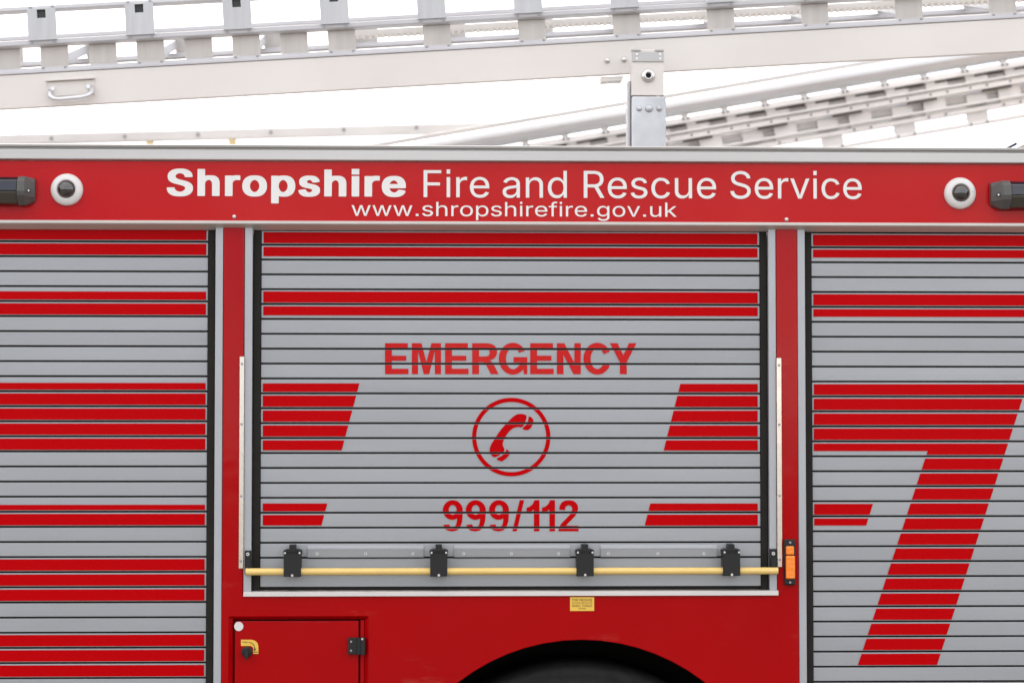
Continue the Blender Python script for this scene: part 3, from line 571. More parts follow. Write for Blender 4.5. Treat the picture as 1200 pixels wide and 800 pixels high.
def b9(a): return [arc(a+73, 140, 73, 73, 90, 270, 20)+[(a+95, 208), (a+105, 202), (a+104, 226), (a+98, 250), (a+87, 263), (a+70, 267), (a+55, 262), (a+46, 246), (a+4, 250), (a+14, 277), (a+36, 292), (a+70, 298), (a+104, 291), (a+129, 266), (a+143, 225), (a+147, 175)]+arc(a+73, 140, 74, 73, 0, 84, 12),
    arc(a+73, 139, 29, 36, 0, 354, 24)]
def b1(a): return [[(a+96, 67), (a+96, 297), (a+55, 297), (a+55, 136), (a+33, 151), (a, 160), (a, 124), (a+24, 115), (a+46, 97), (a+60, 67)]]
bold_word([b9(88), b9(258), b9(430), [[(602, 297), (635, 297), (690, 67), (657, 67)]], b1(707), b1(822),
    [[(949, 137), (953, 107), (968, 84), (990, 71), (1020, 67), (1050, 71), (1072, 84), (1085, 104), (1089, 130), (1083, 156), (1068, 182), (1040, 213), (1012, 240), (1000, 256), (1092, 256), (1092, 297), (943, 297), (948, 268), (966, 239), (1000, 204), (1030, 172), (1042, 152), (1046, 132), (1040, 113), (1020, 104), (1000, 112), (994, 124), (992, 141)]]], 505, 575, 6.316, RED_S)
# telephone symbol
k = 1/7.275
def ic(pts): return [(U(540+x*k, 455+y*k, YS).x, U(540+x*k, 455+y*k, YS).z) for x, y in pts]
def smooth_poly(pts, n=4):
    r = []
    for i in range(len(pts)):
        p0, p1, p2, p3 = [Vector(pts[(i+j-1) % len(pts)]) for j in range(4)]
        for s in range(n):
            t = s/n; r.append(tuple(.5*((2*p1)+(p2-p0)*t+(2*p0-5*p1+4*p2-p3)*t*t+(3*p1-p0-3*p2+p3)*t**3)))
    return r
q = flat()
q.sheet(ic(smooth_poly([(560, 232), (535, 219), (505, 216), (475, 222), (445, 242), (410, 275), (372, 315), (330, 366), (290, 427), (262, 470), (247, 510), (247, 540), (262, 570), (285, 585), (315, 575), (345, 555), (372, 522), (358, 485), (362, 448), (390, 395), (430, 350), (465, 332), (495, 328), (520, 330), (545, 300), (556, 262)])), YS-.0014)
q.sheet(ic(smooth_poly([(580, 238), (606, 250), (620, 277), (611, 312), (590, 342), (562, 355), (526, 340), (560, 305), (574, 270)])), YS-.0014)
q.sheet(ic(smooth_poly([(392, 517), (419, 550), (402, 580), (368, 610), (345, 620), (305, 600), (352, 570), (380, 542)])), YS-.0014)
cc = ic([(430, 413)])[0]; ro, ri = 45.9*PXM*1.004, 41.0*PXM*1.004; n = 72; vs = []; fs = []
for i in range(n):
    a = 2*math.pi*i/n
    for r in (ro, ri): vs.append((cc[0]+r*math.cos(a), YS-.0014, cc[1]+r*math.sin(a)))
for i in range(n): j = (i+1) % n; fs.append([2*i, 2*j, 2*j+1, 2*i+1])
q.add(vs, fs)
cut_by_slats(q.build('telephone_symbol', RED_S, SH_C), 'telephone_symbol')

# lift bar, clamps, brackets and pull strips on the middle shutter
by = UZ(668.7); bxa, bxb = UX(288.4, 669), UX(910.8, 669); BY = -.010; BR = .0083
b = MB(); b.tube([(bxa, BY, by), (bxa+.004, BY, by), ((bxa+bxb)/2, BY, by), (bxb-.004, BY, by), (bxb, BY, by)], BR, 20); b.build('lift_bar', YEL, SH_C, bevel=.0015)
for x in (343.2, 514.2, 685, 856):
    X = UX(x, 660); z1, z0 = UZ(642.5), UZ(674.2); hw = .0200
    c = MB(); c.slab([(X-hw, z0), (X+hw, z0), (X+hw, z1-.004), (X+hw-.004, z1), (X-hw+.004, z1), (X-hw, z1-.004)], -.024, .019)
    c.box(X-hw-.0012, X+hw+.0012, -.012, .019, z1-.012, z1-.002)
    c.box(X-.0075, X+.0075, -.020, .0195, z1-.004, UZ(637.2))
    for dx in (-.011, -.0055, .0, .0055, .011): c.box(X+dx-.0012, X+dx+.0012, -.0265, -.022, z1-.010, z1-.002)
    c = c.build('bar_clamp', BLACK, SH_C, bevel=.0012)
    for dx, zz in ((-.017, z1-.008), (.017, z1-.008), (0, z0+.003)):
        s = MB(); s.disc((X+dx, zz), .0024 if dx else .003, -.0262, -.0235, 10); s.build('screw', STEEL, c)
for xa, xb, sc in ((360.4, 496.6, (371.9, 428.6, 483.8)), (532, 668, (543.3, 599.2, 654.5)), (703.5, 840, (712.6, 770.5, 824.6))):
    X0, X1 = UX(xa, 645, YS), UX(xb, 645, YS)
    h = MB(); h.prof([(YS-.0006, UZ(638.2, 600, YS)), (YS-.0035, UZ(641.6, 600, YS)), (YS-.0075, UZ(642.6, 600, YS)), (YS-.0070, UZ(643.6, 600, YS)), (YS-.0058, UZ(652.2, 600, YS)), (YS+.0004, UZ(652.4, 600, YS)), (YS+.0004, UZ(638, 600, YS))], X0, X1)
    h = h.build('pull_strip', SLAT, SH_C, bevel=.0006)
    for x in sc:
        p = U(x, 648.2, YS); s = MB(); s.disc((p.x, p.z), .0034, YS-.0075, YS-.003, 12); s.disc((p.x, p.z), .0014, YS-.0082, YS-.0072, 8, 1); s.build('screw', [STEEL, HOLE], h)
for xa, xb, ya, yb, sx, sy in ((287.0, 295.8, 644, 672, 290.6, 648.7), (901.4, 911, 643, 671, 905.8, 648)):
    X0, X1 = UX(xa, 660), UX(xb, 660)
    c = MB(); c.box(X0, X1, -.004, .0015, UZ(yb), UZ(ya)); c.box(X0+.003, X1-.003, -.012, -.002, UZ(yb), UZ(ya+11)); c = c.build('bar_bracket', BLACK, SH_C, bevel=.0012)
    p = U(sx, sy); s = MB(); s.disc((p.x, p.z), .004, -.007, -.003, 14); s.disc((p.x, p.z), .0017, -.0078, -.0068, 8, 1); s.build('screw', [STEEL, HOLE], c)

# ------------------------------------------------------------------ lamps, domes, plates, locker door
def marker(x0, x1, y0, y1):
    X0, X1, Z0, Z1 = UX(x0, 658), UX(x1, 658), UZ(y1, 925), UZ(y0, 925)
    h = MB(); h.box(X0, X1, -.012, .001, Z0, Z1); h = h.build('marker_lamp', BLACK, ENG, bevel=.003)
    l = MB(); l.box(X0+.0022, X1-.0022, -.021, -.010, UZ(678), UZ(650.8)); l.build('amber_lens', AMBER, h, bevel=.003)
    l = MB(); l.box(X0+.0028, X1-.0040, -.019, -.010, UZ(649.8), UZ(639.6)); l.build('amber_reflector', AMBER, h, bevel=.003)
    for y in (635, 681.6):
        p = U((x0+x1)/2, y); s = MB(); s.disc((p.x, p.z), .0028, -.0135, -.011, 10); s.build('screw', BOLT, h)
marker(918.6, 931.4, 631.3, 685)

def dome(x, y, lx):
    p = U(x, y, -.01)
    d = MB(); d.lathe((p.x, 0, p.z), [(.0375, .001), (.0375, -.006), (.036, -.010), (.032, -.013), (.0245, -.0165), (.0212, -.0165), (.0205, -.010)], n=40)
    d = d.build('dome_camera', WHITE_P, ENG)
    pr = [(.0208*math.cos(a), -.012-.0185*math.sin(a)) for a in [i*math.pi/2/10 for i in range(11)]]; pr[-1] = (.00005, pr[-1][1])
    s = MB(); s.lathe((p.x, 0, p.z), pr, n=32); s.build('glass_dome', DOME, d)
    s = MB(); s.disc((p.x+lx*.028, p.z+.014*(-lx if lx < 0 else .2)), .0016, -.0155, -.013, 8); s.build('screw', BOLT, d)
dome(78, 222, -.8); dome(1125.6, 226.3, 1)

def scene_lamp(x_in, x_cap, x_out, y0, y1, s):
    """long scene lamp: grey end caps, dark upper cover, reflector below"""
    Z1, Z0 = UZ(y0, x_in, -.03), UZ(y1, x_in, -.03); zm = Z0+(Z1-Z0)*.46
    xi, xc, xo = UX(x_in, y0, -.03), UX(x_cap, y0, -.03), UX(x_out, y0, -.03)
    pr = [(.001, Z1), (-.030, Z1-.001), (-.046, Z1-.010), (-.050, zm), (-.001, zm)]
    h = MB(); h.prof(pr, xc, xo); h = h.build('scene_lamp', LAMP_D, ENG, bevel=.002)
    b = MB(); b.prof([(.001, zm-.0006), (-.049, zm-.0006), (-.047, zm-.006), (-.034, Z0+.003), (-.022, Z0), (.001, Z0)], xc, xo); b.build('reflector', LAMP_R, h, bevel=.0015)
    def cap(a, c):
        # bevelled end cap narrowing towards its outer end
        q = MB(); o1 = [(.001, Z1+.001), (-.032, Z1+.001), (-.050, Z1-.010), (-.053, zm), (-.050, zm-.010), (-.030, Z0-.001), (.001, Z0-.001)]
        o2 = [(.001, Z1-.001), (-.014, Z1-.003), (-.020, Z1-.014), (-.022, zm), (-.020, zm-.012), (-.012, Z0+.012), (.001, Z0+.009)]
        mid = a+(c-a)*.45; n = len(o1)
        vs = [(a, y, z) for y, z in o1]+[(mid, y, z) for y, z in o1]+[(c, y, z) for y, z in o2]
        fs = [list(range(n)), list(range(2*n, 3*n))]+[[r*n+i, r*n+(i+1) % n, (r+1)*n+(i+1) % n, (r+1)*n+i] for r in (0, 1) for i in range(n)]
        q.add(vs, fs); q = q.build('end_cap', LAMP_G, h, bevel=.0015)
        t = MB(); t.disc((mid+(c-mid)*.45, (Z0+Z1)/2), .0045, -.0445, -.030, 12); t.disc((mid+(c-mid)*.52, (Z0+Z1)/2-.0015), .002, -.047, -.044, 10, 1); t.build('screw', [HOLE, STEEL], q)
    cap(xc, xi); cap(xo, xo+(xo-xi)/abs(xo-xi)*abs(xi-xc))
scene_lamp(40, 21.5, -120, 207.3, 239.8, -1)
scene_lamp(1162.6, 1183, 1320, 212.3, 244.5, 1)

# yellow tyre plate
X0, X1, Z0, Z1 = UX(668.0, 707), UX(696.2, 707), UZ(715.3, 682), UZ(699.1, 682)
pl = MB(); pl.box(X0, X1, -.0016, -.0002, Z0, Z1); pl = pl.build('tyre_plate', YEL_S, ENG)
hgt = Z1-Z0
for txt, f0, f1, a, c in (('TYRE PRESSURE', .08, .92, .70, .88), ('WHEEL TORQUE', .08, .92, .30, .47)):
    face_front(text_mesh(txt, X0+(X1-X0)*f0, X0+(X1-X0)*f1, Z0+hgt*a, Z0+hgt*c, -.0022, 0., .01).build('lettering', INK, pl))
for f0, f1, a in ((.09, .90, .56), (.36, .64, .15)):
    q = flat(); x = X0+(X1-X0)*f0; xe_ = X0+(X1-X0)*f1
    while x < xe_:
        w = random.uniform(.0012, .0028); q.sheet([(x, Z0+hgt*a), (x+w, Z0+hgt*a), (x+w, Z0+hgt*(a+.055)), (x, Z0+hgt*(a+.055))], -.0022); x += w+.0012
    q.build('small_print', INK, pl)

# low locker door with turn knob
DX0, DX1, DZ1 = UX(274.6, 760), UX(420.2, 760), UZ(726.6)
b = MB(); b.box(dxl-.01, dxr+.01, .036, .05, ZB, dz1+.01); b.build('locker_recess', DARK, ENG)
iz1, ixl, ixr = UZ(724.8), UX(272.6, 760), UX(427.2, 760)
b = flat(); Y0_, Y1_ = .0015, .011
b.add([(dxl, Y0_, ZB), (dxl, Y0_, dz1), (ixl, Y1_, iz1), (ixl, Y1_, ZB), (dxr, Y0_, dz1), (ixr, Y1_, iz1), (dxr, Y0_, ZB), (ixr, Y1_, ZB)], [(0, 3, 2, 1), (1, 2, 5, 4), (4, 5, 7, 6)])
b.build('door_reveal', RED_P, ENG)
b = MB(); b.box(UX(422.0, 760), ixr-.0005, .009, .034, ZB+.002, iz1-.002); b.build('door_post', RED_P, ENG, bevel=.002)
d = MB(); d.box(DX0, DX1, .007, .030, ZB+.004, DZ1); d = d.build('locker_door', RED_P, ENG, bevel=.0025)
p = U(279.6, 733.6); s = MB(); s.disc((p.x, p.z), .0106, .0052, .0068, 28); s.build('white_disc', WHITE_P, d)
# curved yellow on/off sticker
def sp(x, y): q = U(x, y); return (q.x, q.z)
st = [(282.2, 749.2), (294.5, 749.2), (298.8, 750.4), (301.6, 753.2), (302.6, 757), (302.6, 765.8), (296.4, 765.8), (296.4, 758.5), (294, 756.5), (282.2, 756.5)]
q = flat(); q.sheet([sp(*a) for a in st], .0060); st_o = q.build('turn_sticker', YEL_S, d)
q = flat()
arrow = [(291.2+7.2*math.sin(t), 759.8-7.6*math.cos(t)) for t in [i*math.pi/2/8 for i in range(9)]]
for i in range(8):
    (xa, ya), (xb, yb) = arrow[i], arrow[i+1]; nx, ny = yb-ya, -(xb-xa); L = math.hypot(nx, ny); nx, ny = nx/L*.4, ny/L*.4
    q.sheet([sp(xa+nx, ya+ny), sp(xb+nx, yb+ny), sp(xb-nx, yb-ny), sp(xa-nx, ya-ny)], .0054)
q.sheet([sp(296.9, 759.6), sp(299.9, 759.6), sp(298.4, 762.6)], .0054)
for xa, xb, y in ((284, 289.5, 752.6), (297.2, 301.6, 764.2)):
    x = xa
    while x < xb: q.sheet([sp(x, y), sp(x+.8, y), sp(x+.8, y-1.2), sp(x, y-1.2)], .0054); x += 1.25
q.build('arrow_print', INK, d)
p = U(289.3, 763.2)
s = MB(); s.lathe((p.x, 0, p.z), [(.0125, .006), (.0125, -.004), (.0115, -.006), (.0001, -.006)], n=24)
s.slab([(p.x-.0045, p.z+.0105), (p.x+.0045, p.z+.0105), (p.x+.0055, p.z-.008), (p.x+.001, p.z-.0165), (p.x-.002, p.z-.0165), (p.x-.0055, p.z-.008)], -.016, -.005)
s.build('turn_knob', BLACK, d, bevel=.0012)
X0, X1, Z0, Z1 = UX(408, 756), UX(428, 756), UZ(765.5), UZ(746)
h = MB(); h.box(X0, X0+.024, -.004, .007, Z0, Z1); h.box(X0+.0255, X1, -.005, .006, Z0-.001, Z1+.0005)
h.tube([((X0+.0245), -.004, Z0-.0005), ((X0+.0245), -.004, Z1+.0005)], .005, 12)
h = h.build('hinge', BLACK, d, bevel=.0012)
for dx, zz in ((.007, Z0+.009), (.007, Z1-.009), (.033, Z1-.003)):
    s = MB(); s.disc((X0+dx, zz), .0026, -.0062, -.0035, 10); s.build('screw', BOLT if dx < .03 else STEEL, h)

# ------------------------------------------------------------------ roof gear carried by the engine
def post(x0, x1, ytop, yplate, ysh):
    Y = .17
    X0, X1 = UX(x0, 110, Y), UX(x1, 110, Y); zt, zp, zs = UZ(ytop, 760, Y), UZ(yplate, 760, Y), Z_DECK
    g = MB(); g.box(X0, X1+.004, Y-.004, Y+.075, zs, zp-.001); g = g.build('ladder_post', GALV, ENG, bevel=.004)
    b = MB(); b.box(X0, X1, Y, Y+.006, zp+.001, zt); b.box(X0, X0+.006, Y+.0065, Y+.06, zp+.001, zt-.03); b.box(X1-.006, X1, Y+.0065, Y+.06, zp+.001, zt-.03); b.build('bracket_plate', ALU_B, g, bevel=.0012)
    b = MB(); b.box(X0+.0006, X1-.0006, Y-.003, Y-.0005, zt-.030, zt-.006)
    b.box(X0, X0+.022, Y-.004, Y+.02, zt-.004, zt+.001); b.box(X1-.022, X1, Y-.004, Y+.02, zt-.004, zt+.001); b.build('clamp_bar', BOLT2, g, bevel=.001)
    c = ((X0+X1)/2+.0006, UZ(89.2, 760, Y))
    b = MB(); b.lathe((c[0], Y, c[1]), [(.0165, -.0005), (.0165, -.004), (.0135, -.006), (.0110, -.006), (.0105, -.012), (.0072, -.012), (.0065, -.002), (.0001, -.002)], n=28); b.build('locking_eye', STEEL, g)
    b = MB(); b.disc((c[0]+.0004, c[1]), .0062, Y-.004, Y-.003, 14); b.build('eye_hole', DARK, g)
    for px_, py_, r in ((749.2, 127.3, .0072), (760.6, 127.3, .0098), (772.6, 127.3, .0072)):
        p = U(px_, py_, Y-.005); b = MB(); b.lathe((p.x, Y-.004, p.z), [(r, .0), (r*.95, -.003), (r*.6, -.0055), (.0001, -.006)], n=18); b.build('bolt', GALV, g)
    for px_, py_ in ((746.2, 64), (746.2, 69), (773.4, 64), (773.4, 69)):
        p = U(px_, py_, Y-.003); b = MB(); b.disc((p.x, p.z), .0026, Y-.0052, Y-.0028, 10); b.build('bolt', STEEL, g)
    # arm the ladder lies on
    zA = UZ(95.5, 760, .28)
    b = MB(); b.box(X0+.008, X1-.012, Y+.062, Y+.165, zA-.05, zA-.004); b.build('support_arm', GALV, g, bevel=.003)
    b = MB(); b.box(X0-.008, X0-.001, Y+.02, Y+.074, zs, zA-.012); b.build('side_plate', ALU_G, g, bevel=.002)
    return g
BOLT2 = mat('clamp_bar_steel', (.42, .415, .40), rough=.4, metal=.7)
GP = post(740.3, 778.3, 58.5, 112.6, 173)

# long drilled rail along the far side of the roof
Y3 = 1.55
pA, pB = U(-250, 169.4, Y3), U(660, 146.5, Y3)
ang = math.atan2(pB.z-pA.z, pB.x-pA.x)
rail = MB(); Lr = (pB-pA).length
rail.box(0, Lr, 0, .035, -.016, .014)
def on_rail(x, y): q = U(x, y, Y3)-pA; return q.x*math.cos(ang)+q.z*math.sin(ang), -q.x*math.sin(ang)+q.z*math.cos(ang)
ro = rail.build('roof_side_rail', ALU, None, bevel=.003)
ro.location = pA; ro.rotation_euler = (0, -ang, 0)
ro.parent = ENG; ro.matrix_parent_inverse = world(ENG).inverted()
for x, y in ((-25, 165), (60.5, 162.4), (146.3, 160.3), (232, 158), (317.5, 155.4), (403, 152.3), (488, 149.8)):
    u, v = on_rail(x, y); s = MB(); s.disc((u, v), .0058, -.003, .0005, 14); s.build('bolt', BOLT, ro, local=True)
for px_ in (-150, 175, 272):
    u = on_rail(px_, 166)[0]
    s = MB(); s.box(u-.011, u+.011, .004, .03, Z_DECK-(pA.z+u*math.sin(ang)), -.015); s = s.build('rail_foot', TANY, ro, local=True)

# ------------------------------------------------------------------ big ladder lying on the post
def ladder_frame(name, p0, p1, Y, extra_name=None):
    a, c = U(*p0, Y), U(*p1, Y); o = (a+c)/2; an = math.atan2(c.z-a.z, c.x-a.x)
    e = empty(name, o, None, (0, -an, 0))
    def L(x, y, Yd=Y):
        d = U(x, y, Yd)-o
        return d.x*math.cos(an)+d.z*math.sin(an), -d.x*math.sin(an)+d.z*math.cos(an)
    return e, L
Y1 = .28
LAD, L = ladder_frame('extension_ladder', (0, 130), (1200, 62), Y1)
tag(LAD, 'long aluminium ladder with deep cream beam and gusset plates above the red header', 'ladder')
u0, u1 = L(-420, 152)[0], L(1640, 38)[0]
def vv(y): return L(0, y)[1]                     # heights measured at the left edge of the photo
def stile(dy, dv, far):
    P = lambda mb, nm, m_, bv=.002: mb.build(nm, m_, LAD, bevel=bv, local=True, loc=(0, dy, dv))
    b = MB(); b.prof([(0, vv(88.5)), (0, vv(127.5)), (.0020, vv(128.8)), (.005, vv(129.2)), (.020, vv(128.2)), (.058, vv(118)), (.058, vv(88.5))], u0, u1); P(b, 'beam', ALU_B)
    b = MB(); b.prof([(.006, vv(81)), (.002, vv(82)), (-.003, vv(86.0)), (-.003, vv(88.3)), (.05, vv(88.3)), (.05, vv(81))], u0, u1); P(b, 'beam_flange', ALU_G, .001)
    b = MB(); b.prof([(-.012, vv(50)), (-.012, vv(55.8)), (-.006, vv(56.8)), (.020, vv(57.2)), (.020, vv(50))], u0, u1); P(b, 'middle_chord', ALU_G)
    b = MB(); b.prof([(-.010, vv(10.2)), (-.012, vv(15.0)), (-.004, vv(17)), (.022, vv(16.4)), (.022, vv(10.2))], u0, u1)
    if not far: P(b, 'top_chord', ALU_G)
stile(0, 0, False)
WL = .48
# the far stile lies a little higher, so the ladder leans towards the camera
dfar = (U(600, 85, Y1+WL)-U(600, 96, Y1)).z + .0
stile(WL, dfar, True)
low0 = up0 = None
def bolt_at(mb, u, v, y, r=.0036, mi=1): mb.disc((u, v), r, y-.003, y, 10, mi)
def low_plate(dy, dv, u):
    global low0
    if low0 is None:
        m_ = MB(); m_.box(-.034, .034, .012, .018, vv(81.2), vv(57.0)); m_.box(-.034, .034, .002, .008, vv(84), vv(80.4))
        bolt_at(m_, -.027, vv(83.2), .0015); bolt_at(m_, .027, vv(83.2), .0015)
        low0 = m_.build('gusset_plate', [ALU_Q, BOLT], LAD, bevel=.0012, local=True, loc=(u, dy, dv)); return
    c = low0.copy(); c.location = (u, dy, dv); C.objects.link(c); c.parent = LAD
def up_plate(dy, dv, u):
    global up0
    if up0 is None:
        h = .0105; z1, z0 = vv(14.6), vv(51.5); zc = vv(20.8)
        m_ = MB()
        # plate with a square socket through it
        m_.box(-.035, -h, -.020, -.013, z0, z1); m_.box(h, .035, -.020, -.013, z0, z1)
        m_.box(-h, h, -.020, -.013, z0, zc-h); m_.box(-h, h, -.020, -.013, zc+h, z1)
        m_.box(-h-.002, h+.002, -.0128, .03, zc-h-.004, zc+h+.002, 2)
        bolt_at(m_, -.027, vv(53.0), -.0125); bolt_at(m_, .027, vv(53.0), -.0125)
        bolt_at(m_, -.027, vv(12.6), -.012); bolt_at(m_, .027, vv(12.6), -.012)
        up0 = m_.build('socket_plate', [ALU_P, BOLT, HOLE], LAD, local=True, loc=(u, dy, dv)); return
    c = up0.copy(); c.location = (u, dy, dv); C.objects.link(c); c.parent = LAD
slope_px = (62-130)/1200
ups = [L(x, 20+slope_px*x)[0] for x in (49.8, 164.2, 278.2, 391.5, 504.5, 617.5, 730, 841.5)]
ustep = (ups[-1]-ups[0])/7
us = [ups[0]+ustep*i for i in range(-4, 15)]
lows = [L(x, 70+slope_px*x)[0] for x in (63, 175.5, 287.5, 400, 511.5, 622.5, 733.5, 845, 955, 1065.5, 1176)]
lstep = (lows[-1]-lows[0])/10
ls = [lows[0]+lstep*i for i in range(-4, 15)]
for u in us:
    if u0+.1 < u < u1-.1: up_plate(0, 0, u)
for i, u in enumerate(ls):
    if u0+.1 < u < u1-.1:
        low_plate(0, 0, u)
        if u < lows[3]-.02: low_plate(.004, 0, u+lstep/2)
for u in ls:
    if u0+.1 < u < u1-.1: low_plate(WL+.004, dfar, u+.05)
# rungs, running back between the two stiles
r0 = None
zr = (vv(66)+vv(74))/2
for u in ls:
    if not (u0+.1 < u < u1-.1): continue
    if r0 is None:
        m_ = MB()
        h = .013; A = [(-h, -h), (h, -h), (h, h), (-h, h)]
        vs = [(x, .046, zr+z) for x, z in A]+[(x, WL+.008, zr+dfar+z) for x, z in A]
        m_.add(vs, [(0, 1, 2, 3), (7, 6, 5, 4)]+[[i, (i+1) % 4, 4+(i+1) % 4, 4+i] for i in range(4)])
        r0 = m_.build('rung', ALU_P, LAD, bevel=.003, local=True, loc=(u+.01, 0, 0))
    else:
        c = r0.copy(); c.location = (u+.01, 0, 0); C.objects.link(c); c.parent = LAD
# ribbed tread rail of the inner section, seen through the openings
m_ = MB(); ua, ub = L(415, 100)[0], u1
m_.box(ua, ub, .10, .13, vv(58.5), vv(51)); x = ua+.01
while x < ub-.02: m_.box(x, x+.007, .092, .0995, vv(62), vv(57)); x += .016
m_.build('ribbed_tread_rail', ALU_B, LAD, local=True)
# carrying handle on the beam
(hu0, hv1), (hu1, hv0) = L(54.5, 93.5, Y1-.02), L(111.5, 117, Y1-.02)
c = MB(); c.box(hu0-.004, hu1, -.014, -.0005, hv1-.003, hv1+.002); c.box(hu0, hu1-.002, -.004, -.0005, hv0+.016, hv1-.0035); hb = c.build('handle_bracket', ALU_B, LAD, bevel=.0012, local=True)
pts = []
for t_ in range(7):
    a = math.pi/2*t_/6; pts.append((hu0+.014-.009*math.sin(a), -.024-.004*math.sin(a), hv0+.030-.024*(1-math.cos(a))*1.0-.004))
path = [(hu0+.006, -.004, hv0+.030), (hu0+.006, -.018, hv0+.026), (hu0+.008, -.024, hv0+.014), (hu0+.016, -.026, hv0+.007), (hu0+.03, -.027, hv0+.005),
        (hu1-.03, -.027, hv0+.007), (hu1-.016, -.026, hv0+.010), (hu1-.008, -.022, hv0+.018), (hu1-.008, -.004, hv0+.034)]
c = MB(); c.tube(path, .0062, 12); c.build('handle', ALU_T, hb, local=True)
for x, y in ((62.3, 104.5), (104, 102)):
    u, v = L(x, y); c = MB(); c.disc((u, v), .0052, -.008, -.0038, 12); c.build('screw', STEEL, hb, local=True)
for x, y in ((711.5, 71.4), (731.3, 70.2)):
    u, v = L(x, y); c = MB(); c.lathe((u, 0, v), [(.0066, -.0002), (.0066, -.004), (.0045, -.0065), (.0001, -.007)], n=18); c.build('bolt', STEEL, LAD, local=True)
u, v = L(704.5, 96.4); ue, ve = L(731.5, 91.4)
c = MB(); c.slab([(u, v+.001), (ue-.005, v+.001), (ue, L(731, 90.6)[1]+.004), (u, L(704, 91.6)[1]+.004)], .006, .05); c.build('rest_block', ALU_B, LAD, bevel=.001, local=True)

# ------------------------------------------------------------------ second ladder, nested sections, behind the post
Y2 = 1.22
LA2, M2 = ladder_frame('nested_ladder', (1000, 171), (1200, 137), Y2)
tag(LA2, 'tilted nested ladder with round silver tube, resting on roof behind the post', 'ladder')
x_at = 1000
def w(y): return M2(x_at, y)[1]
ux = lambda x, y: M2(x, y)[0]
lo, hi = ux(190, 310), ux(1700, 60)
def rail2(nm, ya, yb, y0, y1, m_, l=None, h=None, bv=.002):
    q = MB(); q.box(lo if l is None else l, hi if h is None else h, y0, y1, w(yb), w(ya)); return q.build(nm, m_, LA2, bevel=bv, local=True)
rail2('lower_chord', 167, 171, 0, .04, ALU2)
rail2('lower_chord', 150.4, 155.2, -.004, .04, ALU2)
rail2('middle_chord', 125, 131.2, -.02, .03, ALU2)
rail2('upper_chord', 105.5, 112.2, -.034, .01, ALU2)
rail2('top_chord', 73.6, 79.6, -.005, .03, ALU)
tb = MB(); tr = (w(80.2)-w(102.6))/2; tc = w(91.4)
tb.tube([(lo+.3, -.02, tc), ((lo+hi)/2, -.02, tc), (hi, -.02, tc)], tr, 32); tb.build('round_tube', ALU_T, LA2, local=True)
def plates(nm, x_first, step, wd, ya, yb, y0, y1, m_, n0=-11, n1=7):
    first = None
    for i in range(n0, n1):
        x = x_first+step*i; u = ux(x, (ya+yb)/2+(1000-x)*.17)
        if u < lo+.05 or u > hi-.05: continue
        if first is None:
            q = MB(); h = wd*.5*(DIST+Y2)/F; q.box(-h, h, y0, y1, w(yb)-.001, w(ya)+.001)
            bolt_at(q, -h*.75, w(yb)-.006, y0-.006, .004); bolt_at(q, h*.75, w(yb)-.006, y0-.006, .004)
            first = q.build(nm, [m_, BOLT], LA2, bevel=.0012, local=True, loc=(u, 0, 0))
        else:
            c = first.copy(); c.location = (u, 0, 0); C.objects.link(c); c.parent = LA2
plates('gusset_plate', 1061, 85, 26, 155.4, 166.8, .006, .012, ALU3)
plates('gusset_plate', 1096, 87.5, 27, 131.4, 150.2, .002, .010, ALU2)
plates('gusset_plate', 1097, 46.5, 27, 112.4, 124.8, -.012, -.004, ALU2, -20, 12)
plates('rung_end', 1080, 46.5, 7, 99, 105.2, -.030, -.012, WHITE_P, -20, 12)
plates('gusset_plate', 911, 92, 25, 79.8, 82.5, .004, .012, ALU2, -9, 9)
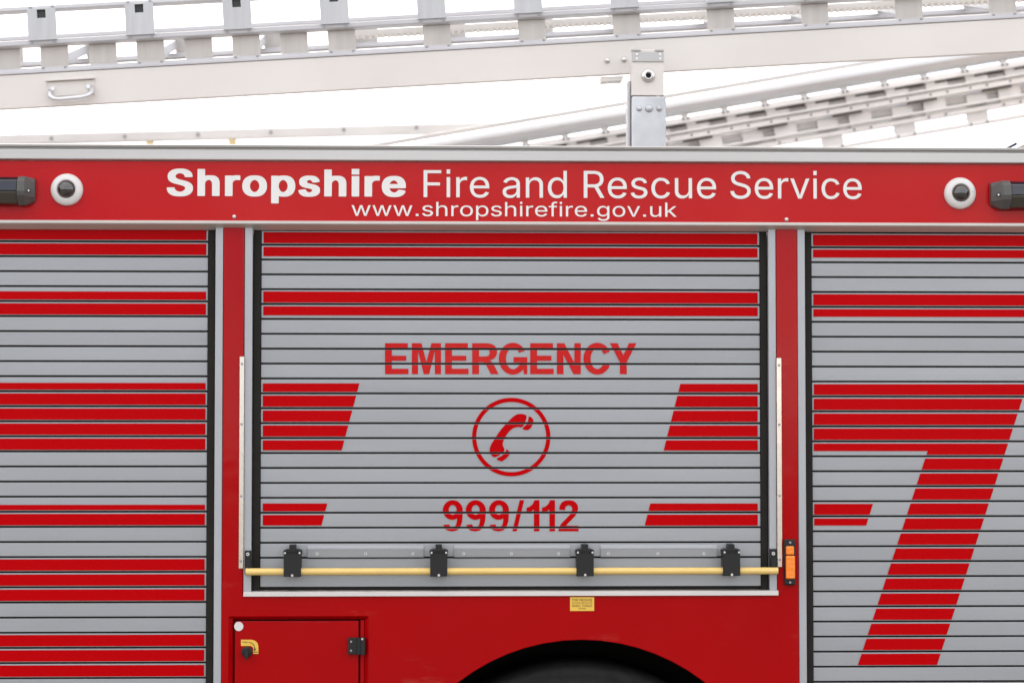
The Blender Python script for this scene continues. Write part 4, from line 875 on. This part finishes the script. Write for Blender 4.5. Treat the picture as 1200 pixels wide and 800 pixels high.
# back walls of the inner sections, with rungs to the far stile
rail2('inner_web', 131.6, 150, .022, .028, ALU2, lo+.2)
rail2('inner_rib', 138, 141, .014, .0215, ALU3, lo+.2)
rail2('inner_web', 112.6, 124.6, .000, .006, ALU2, lo+.2)
rail2('inner_rib', 117, 118.6, -.005, -.0005, ALU2, lo+.2)
for ya, yb, y0, y1 in ((97.5, 99.3, -.040, -.028), (120.5, 122.6, -.030, -.014), (144.6, 146.8, -.014, .001), (160.2, 161.6, .016, .03)):   # slim guide rails of the sliding sections
    rail2('guide_rail', ya, yb, y0, y1, ALU2, bv=.001)
dz2 = .11
for ya, yb in ((131, 149), (108, 116)):
    q = MB(); q.box(lo, hi, .45, .49, w(yb)+dz2, w(ya)+dz2); q.build('far_stile', ALU2, LA2, bevel=.002, local=True)
first = None
for i in range(-10, 7):
    x = 1058+87.5*i; u = ux(x, 141+(1000-x)*.17)
    if u < lo+.1 or u > hi-.1: continue
    if first is None:
        q = MB(); q.box(-.03, .03, .006, .0215, w(147), w(134)); q.tube([(0, .058, w(141)), (0, .44, w(141)+dz2)], .014, 14); first = q.build('rung', ALU2, LA2, local=True, loc=(u, 0, 0))
    else:
        c = first.copy(); c.location = (u, 0, 0); C.objects.link(c); c.parent = LA2

for x_first, step, ya, n0, n1 in ((815, 46.5, 112.4, -6, 14), (800, 87.5, 131.4, -4, 10)):   # dark strips standing in for the gap shadows under the sliding chords
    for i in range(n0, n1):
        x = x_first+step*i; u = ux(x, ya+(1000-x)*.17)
        q = MB(); q.prof([(-.003, 0), (-.003, -.0045), (.01, -.0045), (.01, 0)], 0, .085); q.build('gap_shade_strip', GAP_SHADE, LA2, local=True, loc=(u, -.012, w(ya)-.0012))
# tan equipment box at the roof edge
p = U(1196, 168, .75)
q = MB(); q.slab([(p.x-.035, Z_DECK), (p.x+.30, Z_DECK), (p.x+.30, p.z+.03), (p.x+.02, p.z+.004), (p.x-.035, p.z-.022)], .75, 1.05)
bx = q.build('equipment_box', TAN, None, bevel=.004)
tag(bx, 'small tan box peeking over the roof rail', 'box')
q = MB(); q.tube([(p.x-.052, .745, p.z-.022), (p.x-.012, .745, p.z-.001)], .004, 8); q.build('handle', BLACK, bx)
